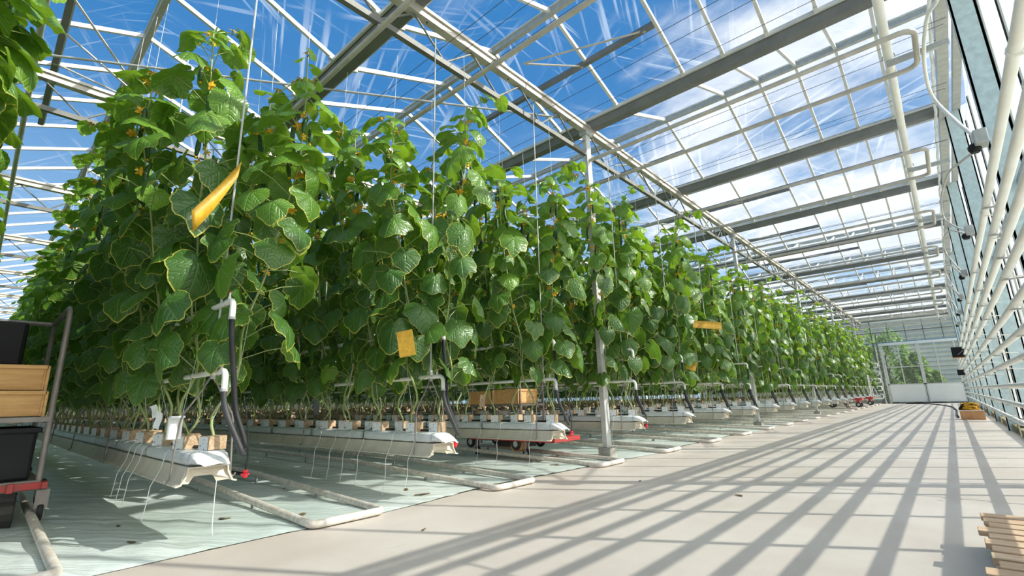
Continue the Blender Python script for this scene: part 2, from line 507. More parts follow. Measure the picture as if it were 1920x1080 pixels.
# ---- roof bays
BARX = [0.06, -0.38, -0.87, -1.36, -1.86] + [-2.83 - 0.985 * i for i in range(39)]
GW = 0.11
for gi, gy in enumerate(GY):
    if gi > 12: break
    m = mb('gutter_steel')
    if gy < YF + 0.3:
        prof = [(-GW, ZG + .05), (-GW * .55, ZG - .09), (GW * .55, ZG - .09), (GW, ZG + .05), (GW - .012, ZG + .05), (GW * .5, ZG - .07), (-GW * .5, ZG - .07), (-GW + .012, ZG + .05)]
        m.extrude_x([(gy + y, z) for y, z in prof], XL, XW - .05)
        m.mat('aluminium')
        for s in (-1, 1):
            m.box((XL, gy + s * (GW + .012) - .014, ZG + .01), (XW - .05, gy + s * (GW + .012) + .014, ZG + .055))
        o = m.build('roof_gutter')
        struct(o, 'grey roof gutter running across the house, %s one overhead' % nth(max(1, gi - 0)))
for gi in range(len(GY) - 1):
    y0, y1 = GY[gi], GY[gi + 1]
    if y1 > YF + 0.5: break
    ym = (y0 + y1) / 2
    root = empty('ceiling', (0, 0, 0)); struct(root, 'glazed roof bay with white bars')
    m = mb('aluminium')
    for x in BARX:
        for ya in (y0 + GW, y1 - GW):
            m.bar((x, ya, ZG + .05), (x, ym, ZR), 0.036, 0.05)
            # bar shoe at the gutter
            d = Vector((0, ym - ya, ZR - ZG - .05)).normalized()
            a = Vector((x, ya, ZG + .045)); m.bar(a - Vector((0, 0, .02)), a + d * 0.07 - Vector((0, 0, .02)), 0.045, 0.05)
    m.build('glazing_bars', root)
    r = mb('galvanised'); r.box((XL, ym - .03, ZR - .045), (XW + .1, ym + .03, ZR + .02)); r.mat('aluminium'); r.box((XL, ym - .05, ZR + .02), (XW + .1, ym + .05, ZR + .04))
    r.build('ridge_bar', root)
    g = mb('roof_glass')
    zt = 0.03
    g.add([(XL, y0 + GW, ZG + .05 + zt), (XW + .15, y0 + GW, ZG + .05 + zt), (XW + .15, ym, ZR + zt), (XL, ym, ZR + zt), (XL, y1 - GW, ZG + .05 + zt), (XW + .15, y1 - GW, ZG + .05 + zt)],
          [(0, 1, 2, 3), (3, 2, 5, 4)])
    g.build('roof_panes', root)

# ---- roof vents: dark lower rail and push arms
def vent(yr, side, xa, xb, label, arms):
    y = yr + side * 0.74
    z = ZR - 0.74 * (ZR - ZG) / 1.61 - .01
    root = empty('roof_vent', ((xa + xb) / 2, y, z))
    tag(root, label, 'roof vent', 'roof vents in the glazing')
    m = mb('gutter_steel'); m.box(((xa - xb) / 2, -.03, -.035), ((xb - xa) / 2, .03, .03)); m.mat('aluminium'); m.box(((xa - xb) / 2, .03, -.02), ((xb - xa) / 2, .045, .03))
    m.build('vent_rail', root)
    for xs, xe, ye, ze in arms:
        a = mb('chord_steel'); a.tube([(xs - (xa + xb) / 2, 0, -.02), (xe - (xa + xb) / 2, ye - y, ze - z)], .013, 6)
        a.lathe([(0.02, -.02), (.028, 0), (.02, .02)], 8, Matrix.Translation((xs - (xa + xb) / 2, 0, -.02)))
        a.build('push_arm', root)
vent(4.01, 1, -4.80, -1.88, 'open roof vent rail right above the near end of the roof truss', [(-2.0, -3.37, 4.1, 4.95), (-2.9, -3.37, 4.1, 4.95)])
vent(0.79, -1, -9.6, -5.0, 'roof vent with three thin push arms at the upper left corner', [(-6.17, -7.3, 0.95, 4.72), (-6.89, -7.3, 0.98, 4.7), (-7.67, -7.3, 1.05, 4.66)])
vent(7.23, 1, -4.8, -2.84, 'roof vent behind the second gutter above the crop', [(-3.4, -3.9, 7.3, 4.9)])
for i, (k, xa, xb) in enumerate(((2, -4.8, -1.86), (3, -4.8, -1.86), (4, -4.8, -1.36), (5, -4.8, -1.86), (6, -4.8, -1.86))):
    yr = 4.01 + 3.22 * k
    vent(yr, 1, xa, xb, 'closed roof vent rail near the truss, %s bay beyond the first post' % nth(k), [(xb - .9, xb - 2.2, yr + .1, 4.95)])
for k in range(-1, 8):
    yr = 0.79 + 3.22 * k
    vent(yr, 1 if k % 2 == 0 else -1, -14.5, -11.6, 'roof vent rail deep over the crop, %s going back' % nth(k + 2), [(-12.0, -13.0, yr, 4.95)])

# ---- trusses
def truss(xt, label):
    y0, y1 = GY[0], YF - .1
    root = empty('roof_truss', (xt, y0, 4.2)); tag(root, label, 'roof truss', 'lattice roof trusses')
    L = y1 - y0
    t = mb('chord_steel'); t.box((-.045, 0, .36), (.045, L, .46))
    for s in (-1, 1): t.box((s * .055 - .012, 0, .43), (s * .055 + .012, L, .465))
    t.mat('dark_metal')
    yy = 0.4
    while yy < L:
        t.lathe([(.011, .3585), (.011, .361)], 8, Matrix.Translation((0, yy, 0))); yy += .62
    t.build('top_chord', root)
    b = mb('chord_shaded'); b.box((-.028, 0, -.03), (.028, L, .03)); b.build('bottom_chord', root)
    wmb = mb('chord_shaded')
    n = int(L / .8)
    for i in range(n):
        ya = i * .805; 
        wmb.tube([(0, ya, .36), (0, ya + .40, .02)], .011, 6, False)
        wmb.tube([(0, ya + .40, .02), (0, ya + .80, .36)], .011, 6, False)
    wmb.build('web', root)
for i, xt in enumerate(XT):
    truss(xt, 'steel lattice truss above the aisle edge posts' if i == 0 else 'lattice roof truss deep over the crop, %s from the aisle' % nth(i + 1))

# ---- posts
for i, py in enumerate((5.50, 11.98, 18.45, 24.9, 31.3)):
    root = empty('steel_post', (-3.37, py, 0))
    tag(root, 'galvanised steel post at the aisle edge, %s from the camera' % nth(i + 1), 'post', 'roof posts along the aisle edge')
    m = mb('post_steel'); m.box((-.035, -.055, .12), (.035, .055, 4.56)); bevel(m.build('shaft', root), .006)
    f = mb('concrete'); f.box((-.085, -.085, -.01), (.085, .085, .12)); bevel(f.build('footing', root), .008)
    c = mb('galvanised'); c.box((-.06, -.08, 4.50), (.06, .08, 4.565)); c.build('cap_plate', root)
for i, py in enumerate((5.50, 11.98, 18.45)):
    root = empty('steel_post', (-11.23, py, 0))
    tag(root, 'steel post deep between the crop rows, %s along the third truss' % nth(i + 1), 'post', 'roof posts inside the crop')
    m = mb('galvanised'); m.box((-.035, -.055, .0), (.035, .055, 4.56)); m.build('shaft', root)

# diagonal brace rod under the roof
def rod(a, b, r, mat, name, label, cat, group=None):
    m = mb(mat); a = Vector(a); b = Vector(b)
    m.tube([(0, 0, 0), tuple(b - a)], r, 8)
    o = m.build(name, loc=a); tag(o, label, cat, group); return o
rod((-7.30, -0.82, 4.58), (-3.40, 5.02, 4.60), .014, 'galvanised', 'brace_rod', 'thin diagonal steel brace rod crossing under the near roof bay', 'brace rod')
rod((-7.30, 5.6, 4.60), (-3.40, 11.4, 4.60), .014, 'galvanised', 'brace_rod', 'thin diagonal brace rod behind the first post', 'brace rod')

# thin steel wires stretched across under the roof
wi = 0
for gy in GY[2:9]:
    for dy in (0.35, 0.62, 1.05, 1.75, 2.1, 2.65):
        m = mb('wire_dark'); m.tube([(-30, 0, 0), (XW, 0, 0)], .0032, 5)
        o = m.build('roof_wire', loc=(0, gy + dy, 4.36 + .10 * (wi % 3)))
        tag(o, 'thin dark steel wire stretched across under the glass roof', 'wire', 'screen wires under the roof'); wi += 1

# ---- heating pipes across (pairs joined by a U bend near the wall)
def pipe_pair(ya, yb, z, r, label, xe=0.33):
    root = empty('heating_pipe', (0, (ya + yb) / 2, z)); tag(root, label, 'heating pipe', 'heating pipes under the roof')
    h = (yb - ya) / 2; c = min(.12, h * .6)
    m = mb('pipe_grey')
    pts = [(-34, -h, 0), (xe - c, -h, 0)] + arc((xe - c, -h + c, 0), c, -PI / 2, 0, (1, 0, 0), (0, 1, 0))[1:] + arc((xe - c, h - c, 0), c, 0, PI / 2, (1, 0, 0), (0, 1, 0)) + [(-34, h, 0)]
    m.tube(pts, r, 10)
    smooth_angle(m.build('pipe_loop', root))
    for s in (-1, 1):
        k = mb('galvanised')
        for xt in XT[:6]: k.bar((xt, s * h, 0), (xt, s * h, 4.18 - z + .02), .012, .03)
        k.build('hanger_bracket', root)
PAIRS = [(2.0, 3.08), (5.50, 6.25), (8.62, 9.80), (11.9, 13.05), (15.1, 16.3), (18.3, 19.5), (21.5, 22.7), (24.7, 25.9), (27.9, 29.1), (31.1, 32.3)]
for i, (a, b) in enumerate(PAIRS):
    pipe_pair(a, b, 4.10, .027, 'grey heating pipe loop hung under the trusses, %s from the camera' % nth(i + 1))
pipe_pair(-1.2, -0.1, 4.10, .027, 'grey heating pipe loop overhead behind the left foliage')

# header pipe along the wall with its brackets
hp = empty('header_pipe', (0.115, 0, 4.30)); tag(hp, 'beige supply pipe running overhead along the aisle beside the right wall', 'pipe')
m = mb('pipe_white'); m.tube([(0, -4, 0), (0, 32.4, 0)], .043, 12)
y = 3.0
while y < 32:
    m.tube([(0, y - .012, 0), (0, y + .012, 0)], .052, 12); y += 3.5
smooth_angle(m.build('pipe', hp))
for i, y in enumerate((-.3, 2.95, 6.2, 9.73, 13.0, 16.3, 19.5, 22.7, 25.9, 29.1)):
    b = mb('galvanised'); b.box((-.03, y - .02, -.105), (XW - .115, y + .02, -.045)); wb_ = b.build('wall_bracket', hp)
    c = mb('galvanised'); c.tube([(.055 * math.cos(a), y, .055 * math.sin(a)) for a in np.linspace(-.3, PI + .3, 10)], .006, 5); c.build('pipe_clip', wb_)

# ---- right wall
wr = empty('wall_right', (XW, 0, 0)); struct(wr, 'glazed side wall with steel columns')
m = mb('galvanised'); m.box((-.055, -6, 4.54), (.05, YF, 4.68)); m.build('top_beam', wr)
m = mb('galvanised'); m.box((.10, -6, 2.35), (.15, YF, 2.42)); m.box((.10, -6, 4.60), (.18, YF, 4.70)); m.build('rail', wr)
m = mb('moss_curb'); m.box((.055, -6, -.02), (.40, YF, .11)); m.build('curb', wr)
m = mb('concrete'); m.box((.24, -6, -.3), (.40, YF, .17)); m.build('plinth', wr)
for i, gy in enumerate(GY):
    if gy > YF - .5: break
    c = mb('galvanised_sky_tint'); c.box((.0, gy - .05, .0), (.17, gy - .035, 4.6)); c.box((.0, gy + .035, .0), (.17, gy + .05, 4.6)); c.box((.0, gy - .05, 0), (.015, gy + .05, 4.6)); c.box((.155, gy - .05, 0), (.17, gy + .05, 4.6))
    c.build('column', wr)
mu = mb('rubber_black')
gl = mb('aluminium')
y = -5.98
k = 0
while y < YF:
    mu.box((.236, y - .007, .17), (.246, y + .007, 4.62))
    gl.box((.246, y - .022, .17), (.262, y + .022, 4.62)); 
    y += .805; k += 1
mu.build('glazing_seal', wr); gl.build('mullion', wr)
g = mb('wall_glass'); g.add([(.256, -6, .17), (.256, YF, .17), (.256, YF, 4.66), (.256, -6, 4.66)], [(0, 1, 2, 3)])
for gi in range(len(GY) - 1):
    y0, y1 = GY[gi], GY[gi + 1]
    if y1 > YF + .5: break
    g.add([(.256, y0, 4.68), (.256, y1, 4.68), (.256, (y0 + y1) / 2, ZR + .03)], [(0, 1, 2)])
g.build('wall_panes', wr)

# ---- heating pipes stacked along the right wall
PZ = [.348, .543, .744, .978, 1.17, 1.39, 1.645, 1.83, 2.04, 2.29]
for i, z in enumerate(PZ):
    root = empty('wall_pipe', (0.50, 0, z))
    lab = 'white heating pipe along the right wall, %s up from the floor' % nth(i + 1)
    tag(root, lab, 'heating pipe', 'white heating pipes along the right wall')
    m = mb('pipe_white'); m.tube([(0, -5, 0), (0, 33.2, 0)], .0285 if i > 2 else .0255, 12)
    smooth_angle(m.build('pipe', root))
    c = mb('pipe_white'); 
    y = -3.9 + .13 * i
    while y < 33:
        c.tube([(0, y - .011, 0), (0, y + .011, 0)], .034, 12)
        c.bar((.0, y, -.03), (.16, y, -.045), .015, .01)
        y += 2.9
    c.build('pipe_collar', root)
# brackets carrying the pipes, fixed to the columns
for i, gy in enumerate(GY):
    if gy > YF - .5: break
    root = empty('pipe_bracket', (XW, gy, 0)); tag(root, 'steel bracket strip carrying the wall pipes on the %s wall column' % nth(i + 1), 'bracket', 'pipe brackets on the wall columns')
    m = mb('pipe_white'); m.box((-.06, .05, .12), (-.05, .08, 2.4)); m.build('strip', root)
    for z in PZ:
        m = mb('galvanised'); m.box((-.13, .055, z - .04), (-.0, .075, z - .03)); m.build('prong', root)

# ---- cables and junction boxes on the columns
def cable(p0, p1, sag, r, mat, name, label, cat, group):
    p0 = Vector(p0); p1 = Vector(p1); q = p1 - p0
    a = Vector((0, 0, 0)) + q * .15 + Vector((-.05, 0, -sag)); b = q * .7 + Vector((0, 0, -sag * .7))
    m = mb(mat); m.tube(bez((0, 0, 0), a, b, q, 16), r, 7)
    o = m.build(name, smooth=True, loc=p0); tag(o, label, cat, group); return o
BX = [(5.45, 2.80), (8.77, 2.81), (12.2, 2.83), (15.5, 2.85), (18.6, 2.85), (21.9, 2.85)]
for i, (y, z) in enumerate(BX):
    root = empty('junction_box', (.555, y, z)); tag(root, 'grey junction box on the right wall, %s along the sagging cables' % nth(i + 1), 'junction box', 'junction boxes on the wall')
    m = mb('galvanised'); m.box((-.05, -.08, -.06), (.04, .08, .07)); bevel(m.build('housing', root), .01)
    m = mb('black_plastic'); m.lathe([(.03, -.03), (.045, 0), (.045, .03), (.03, .05)], 12, Matrix.Translation((-.05, .02, -.07))); m.build('gland', root)
def spline(P, n=8):
    P = [np.array(p, float) for p in P]; P = [2 * P[0] - P[1]] + P + [2 * P[-1] - P[-2]]
    out = []
    for i in range(1, len(P) - 2):
        for t in np.linspace(0, 1, n, endpoint=False):
            out.append(.5 * (2 * P[i] + (P[i + 1] - P[i - 1]) * t + (2 * P[i - 1] - 5 * P[i] + 4 * P[i + 1] - P[i + 2]) * t * t + (3 * P[i] - P[i - 1] - 3 * P[i + 1] + P[i + 2]) * t ** 3))
    return out + [P[-2]]
CB0 = [(0.45, 4.679, 3.751), (0.4, 5.202, 3.928), (0.38, 6.237, 4.091), (0.42, 6.942, 4.042), (0.5, 6.342, 3.418), (0.55, 5.521, 2.826)]
CB1 = [(0.55, 5.664, 2.802), (0.52, 7.217, 3.259), (0.48, 8.775, 3.672), (0.46, 11.349, 4.125), (0.48, 12.615, 4.095), (0.52, 10.67, 3.381), (0.55, 8.944, 2.851)]
m = mb('pipe_white'); m.tube(spline(CB0), .017, 8); tag(m.build('cable', smooth=True), 'pale thick cable looping down the right wall into the first junction box', 'cable', 'sagging wall cables')
for i in range(5):
    m = mb('pipe_grey'); m.tube([(p[0], p[1] + (BX[i][0] - BX[0][0]) , p[2] + .0 * i) for p in spline(CB1)], .014, 8)
    tag(m.build('cable', smooth=True), 'grey cable sagging between the %s and %s junction boxes of the right wall' % (nth(i + 1), nth(i + 2)), 'cable', 'sagging wall cables')
pts = []
for t in np.linspace(0, 1, 140):
    y = -4 + 37 * t
    pts.append((.505 + .008 * math.sin(y * 9), y, 4.56 + .018 * math.sin(y * 6.3) + .012 * math.sin(y * 14)))
m = mb('string_white'); m.tube(pts, .018, 7); tag(m.build('cable_bundle', smooth=True), 'white bundle of cables strapped along the right wall beam', 'cable bundle')

# ---- far wall with doors
wb = empty('wall_back', (0, YF, 0)); struct(wb, 'glazed far end wall')
m = mb('gutter_steel')
x = XL
while x < -3.0: m.box((x - .02, -.03, .0), (x + .02, .03, 3.3)); x += 1.6
x = XL + .6
while x < XW:
    m.box((x - .018, -.03, 3.35), (x + .018, .03, 4.62)); x += .78
m.box((XL, -.03, 3.95), (XW, .03, 4.0))
m.build('mullion', wb)
m = mb('white_panel'); m.box((XL, -.06, 3.22), (XW + .05, .05, 3.36)); m.box((XL, -.05, 4.55), (XW + .05, .05, 4.7)); m.build('header', wb)
m = mb('blue_strip'); m.box((XL, -.065, 3.36), (XW + .05, .045, 3.40)); m.build('blue_line', wb)
g = mb('door_glass'); g.add([(XL, .02, .1), (-2.9, .02, .1), (-2.9, .02, 3.3), (XL, .02, 3.3), (XL, .02, 3.3), (XW, .02, 3.3), (XW, .02, 4.7), (XL, .02, 4.7)], [(0, 1, 2, 3), (4, 5, 6, 7)]); g.build('wall_panes', wb)
m = mb('concrete'); m.box((XL, -.05, -.05), (-2.95, .06, .22)); m.build('plinth', wb)
m = mb('gutter_steel'); m.box((-2.98, -.12, 0), (-2.92, .04, 4.6)); m.box((-2.80, -.14, 0), (-2.74, -.04, 3.9)); m.mat('aluminium'); m.box((-2.91, -.1, 0), (-2.86, .03, 3.3)); m.box((-2.70, -.12, 0), (-2.64, -.03, 3.2)); m.build('door_jamb', wb)
def door(x0, x1, label):
    d = empty('door_1' if x0 < -2 else 'door_2', (x0, YF - .1, 0)); struct(d, label)
    W = x1 - x0
    p = mb('white_panel'); p.box((.03, -.02, .08), (W - .03, .02, 1.02)); bevel(p.build('lower_panel', d), .006)
    f = mb('aluminium'); f.box((0, -.03, .04), (.07, .03, 3.22)); f.box((W - .07, -.03, .04), (W, .03, 3.22)); f.box((0, -.03, 1.0), (W, .03, 1.05)); f.box((0, -.028, 1.95), (W, .028, 2.0)); f.box((W * .45, -.025, 1.0), (W * .45 + .045, .025, 3.2)); f.build('frame', d)
    s = mb('dark_metal'); s.box((0, -.032, .0), (W, .032, .05)); s.box((W - .012, -.034, .05), (W + .012, .034, 1.05)); s.build('threshold', d)
    g = mb('door_glass'); g.add([(.05, 0, 1.04), (W - .05, 0, 1.04), (W - .05, 0, 3.2), (.05, 0, 3.2)], [(0, 1, 2, 3)]); g.build('glass', d)
door(-2.62, -1.02, 'left sliding door with white lower panel at the far end')
door(-1.02, 0.52, 'right sliding door with white lower panel at the far end')
wl = empty('wall_left', (XL, 0, 0)); struct(wl, 'far glazed gable beyond the crop')
g = mb('wall_glass'); g.add([(0, -6, 0), (0, YF, 0), (0, YF, 4.7), (0, -6, 4.7)], [(0, 1, 2, 3)]); g.build('wall_panes', wl)
m = mb('dark_metal'); m.box((.05, -6, -.1), (.12, YF, 1.9)); m.build('sky_blocker', wl)  # opaque dark panel added to block bright sky showing under the foliage
m = mb('aluminium'); y = -5.5
while y < YF: m.box((-.02, y - .02, 0), (.02, y + .02, 4.7)); y += 1.6
m.build('mullion', wl)

# outside: slatted block added to stand in for door glass reflections, beyond the far wall
m = mb('reflection_beige'); m.box((-22, 0, -.4), (14, 6, 7.6))
m.mat('chord_steel')
for k in range(18):
    m.box((-22, -.06, .3 + k * .40), (14, 0, .42 + k * .40 + (.14 if k > 10 else 0)))
m.box((-22.2, -.2, 7.6), (14.2, 6.2, 7.75))
o = m.build('reflection_block', loc=(0, 58, 0)); tag(o, 'pale slatted block standing in for reflections in the far door glass', 'reflection stand-in')

# ================================================================== CROP ROWS
# ---- gutters
def make_trough(L):
    o = [(-.150, .335), (-.128, .343), (-.104, .385), (-.100, .425), (.100, .425), (.104, .385), (.128, .343), (.150, .335)]
    i_ = [(.146, .329), (.122, .335), (.097, .383), (.093, .418), (-.093, .418), (-.097, .383), (-.122, .335), (-.146, .329)]
    m = mb('trough_cream'); m.extrude_x(o + i_, -L, 0)
    return m
TR = {}
def hook_part(root, x):
    m = mb('galvanised'); m.tube([(x, 0, .92), (x + .01, 0, 4.19)], .0065, 6)
    m.box((x - .012, -.012, .90), (x + .012, .012, .99)); hr = m.build('hanging_rod', root)
    for s_ in (-1, 1):
        m = mb('tube_steel')
        m.tube([(x, 0, .93), (x + .005, s_ * .055, .82), (x, s_ * .125, .70), (x, s_ * .135, .66), (x, s_ * .150, .36), (x, s_ * .165, .34), (x, s_ * .178, .36)], .0055, 6)
        m.build('hook', hr)
RL = 30.0
for r in range(len(ROWY)):
    y = ROWY[r]; xe = xend(r)
    if r == 0: xe = -3.3
    root = empty('growing_gutter', (xe, y, 0))
    nm = 'near the trolley at the left picture edge' if r == 0 else ('nearest the camera' if r == 1 else '%s along the aisle' % nth(r))
    tag(root, 'cream hanging growing gutter of the crop row %s' % nm, 'gutter', 'hanging growing gutters')
    tt = smooth_angle(make_trough(RL).build('trough', root), 30)
    m = mb('trough_cream'); m.add([(-.035, -.10, .422), (-.035, .10, .422), (-.004, .125, .345), (-.025, .05, .338), (-.03, .03, .375), (-.03, -.06, .375), (-.02, -.085, .34), (-.004, -.125, .345)], [(0, 1, 2, 3, 4, 5, 6, 7)])
    m.build('end_plate', tt)
    if r: hook_part(root, -.17 if r != 1 else -.12)
    for k in range(1, 0 if r == 0 else (5 if r > 2 else 8)):
        hook_part(root, -.17 - 1.9 * k if r != 1 else -.12 - 1.9 * k)

# ---- wrapped slabs
def slab_mesh(end):
    m = mb('bag_white'); L = .985
    nx, na = 26, 20
    V = []; F = []
    for i in range(nx + 1):
        t = i / nx; x = -L * t
        pinch = 1.0
        e = min(t, 1 - t) * L
        if e < .05: pinch = .86 + .14 * (e / .05)
        for j in range(na):
            a = 2 * PI * j / na
            ca, sa = math.cos(a), math.sin(a)
            yy = .097 * math.copysign(abs(ca) ** .38, ca); zz = .039 * math.copysign(abs(sa) ** .45, sa)
            wob = 1 + .025 * math.sin(x * 31 + a * 3) + .02 * math.sin(x * 57 - a * 5)
            V.append((x, yy * pinch * (1 + .02 * math.sin(x * 40 + a * 4)), .465 + zz * pinch * wob))
        if i:
            b = (i - 1) * na
            for j in range(na):
                j2 = (j + 1) % na
                F.append((b + j, b + j2, b + na + j2, b + na + j))
    F.append(tuple(range(na))); F.append(tuple(nx * na + j for j in range(na - 1, -1, -1)))
    m.add(V, F)
    return m
def fold_mesh():
    m = mb('bag_white')
    V = []; F = []; na = 20; nx = 8
    for i in range(nx + 1):
        t = i / nx
        for j in range(na):
            a = 2 * PI * j / na; ca, sa = math.cos(a), math.sin(a)
            yy = .094 * math.copysign(abs(ca) ** .5, ca) * (1 - .12 * t + .03 * math.sin(a * 6 + t * 5)); zz = .036 * math.copysign(abs(sa) ** .6, sa) * (1 - t) ** .8
            V.append((-.01 + .10 * t + .012 * math.sin(a * 7) * t, yy, .465 + zz - .03 * t * t + .012 * t * math.sin(yy * 60)))
        if i:
            b = (i - 1) * na
            for j in range(na):
                j2 = (j + 1) % na
                F.append((b + j, b + na + j, b + na + j2, b + j2))
    m.add(V, F); return m
SLAB = [slab_mesh(0).mesh('slab', True)]
FOLD = fold_mesh().mesh('fold', True)
NSL = [3, 14, 12, 9, 7] + [6] * 17
def rowname(r): return 'the row behind the trolley' if r == 0 else ('the nearest full row' if r == 1 else 'the %s row' % nth(r))
for r in range(len(ROWY)):
    xe = xend(r) - .02 if r else -3.32
    for k in range(NSL[r]):
        root = empty('growing_slab', (xe - 1.0 * k, ROWY[r], 0))
        nm = 'at the aisle end' if k == 0 else '%s from the aisle' % nth(k + 1)
        tag(root, 'white plastic wrapped growing slab %s in %s' % (nm, rowname(r)), 'growing slab', 'wrapped growing slabs on the gutters')
        linkdata('wrapped_slab', SLAB[0], root, rot=(0, 0, 0), scale=(1, 1 + .03 * math.sin(k * 5 + r), 1))
        if k == 0: linkdata('folded_end', FOLD, root)

# ---- plants ---------------------------------------------------------------
VANG = [-129, -86, -43, 0, 43, 86, 129]
def leaf_r(th):
    a = abs(th)
    xs = [0, 12, 30, 43, 58, 72, 86, 105, 129, 150, 165, 174]
    ys = [1.0, .87, .74, .78, .70, .66, .70, .60, .58, .50, .40, .16]
    return float(np.interp(a, xs, ys))
def leaf_template(nth_, rings, seed, fold, droop, serr=.03):
    rg = np.random.default_rng(seed)
    ths = np.linspace(-174, 174, nth_)
    V = [(0, 0, 0)]; A = [(0, .5)]
    ph = rg.uniform(0, 6, 6)
    for t in rings:
        for k, th in enumerate(ths):
            r = leaf_r(th) * t
            if t > .9: r *= 1 + serr * (1 if k % 2 else -1) * .6 + .03 * math.sin(th * .11 + ph[0])
            x = r * math.sin(math.radians(th)); y = r * math.cos(math.radians(th))
            phase = (th / 43.0) * 2 * PI
            z = .055 * t * (1 - math.cos(phase)) * .5 * (1 if t < .9 else .4)
            z -= fold * abs(x) ** 1.4
            z -= droop * (max(y, 0) ** 2) + droop * .5 * (min(y, 0) ** 2)
            z += .05 * t * t * math.sin(th * .05 + ph[1]) + .03 * t ** 2 * math.sin(th * .13 + ph[2])
            V.append((x, y, z)); A.append((t, th / 360 + .5))
    F = []
    n = nth_
    for k in range(n - 1): F.append((0, 1 + k + 1, 1 + k))
    for i in range(len(rings) - 1):
        b0 = 1 + i * n; b1 = 1 + (i + 1) * n
        for k in range(n - 1): F.append((b0 + k, b0 + k + 1, b1 + k + 1, b1 + k))
    return np.array(V), F, np.array(A)
LT_HI = [leaf_template(33, [.22, .45, .68, .90, .965, 1.0], s, f, d) for s, f, d in ((1, .35, .30), (2, .65, .40), (3, .20, .55), (4, .9, .25), (5, .5, .65))]
LT_MID = [leaf_template(17, [.45, .90, 1.0], s, f, d) for s, f, d in ((1, .35, .30), (2, .65, .45), (3, .5, .6))]
LT_LOW = [leaf_template(9, [.97], s, f, d, 0.0) for s, f, d in ((1, .35, .3), (2, .6, .5))]

def put_leaf(m, tpl, A, az, pitch, roll, L, age, rnd):
    V, F, T = tpl
    d = np.array((math.cos(pitch) * math.cos(az), math.cos(pitch) * math.sin(az), math.sin(pitch)))
    s = np.array((math.sin(az), -math.cos(az), 0.0))
    n = np.cross(s, d)
    cr, sr = math.cos(roll), math.sin(roll)
    s, n = s * cr + n * sr, n * cr - s * sr
    W = np.asarray(A) + L * (V[:, :1] * s + V[:, 1:2] * d + V[:, 2:3] * n)
    attr = np.stack([np.full(len(V), age), np.full(len(V), rnd), T[:, 0], T[:, 1]], -1)
    m.add(W, F, attr)

def stem_path(rg, H, lean):
    a, b, c = rg.uniform(-.05, .05, 3); ph = rg.uniform(0, 6)
    def f(z):
        t = z / H
        w = math.exp(-z * 2.2)
        return np.array((a * math.sin(z * 3 + ph) * .6 + .10 * w * math.sin(z * 9 + ph) * min(1, z * 6), lean * min(1, (t * 1.25)) + b * math.sin(z * 2.5 + ph) + .07 * w * math.cos(z * 8 + ph) * min(1, z * 6), z))
    return f
def flower_mesh():
    m = mb('petal_yellow')
    for k in range(5):
        a = 2 * PI * k / 5; ca, sa = math.cos(a), math.sin(a)
        P = [(0, 0, 0), (.010, -.007, .008), (.010, .007, .008), (.021, -.009, .010), (.021, .009, .010), (.032, 0, .006)]
        m.add([(x * ca - y * sa, x * sa + y * ca, z) for x, y, z in P], [(0, 1, 2), (1, 3, 4, 2), (3, 5, 4)])
    m.tube([(0, 0, -.004), (0, 0, .012)], .004, 6)
    m.mat('stem_green'); m.tube([(0, 0, -.03), (0, 0, 0)], [.003, .005], 5)
    return m.mesh('blossom')
FLOWER = flower_mesh()
def cucumber_mesh(L, bend):
    m = mb('cucumber_green')
    pts = []; rr = []
    for t in np.linspace(0, 1, 12):
        pts.append((bend * math.sin(t * PI), 0, -.03 - L * t)); rr.append(.017 * (math.sin(PI * min(max(t * .94 + .03, 0), 1)) ** .32))
    m.tube(pts, rr, 10)
    m.mat('stem_green'); m.tube([(0, .0, .02), (0, 0, -.035)], .0035, 5)
    m.mat('petal_yellow'); m.tube([pts[-1], (pts[-1][0], 0, pts[-1][2] - .018)], [.006, .010], 6)
    return m.mesh('fruit', True)
CUKE = [cucumber_mesh(.17, .012), cucumber_mesh(.13, -.008), cucumber_mesh(.20, .02)]

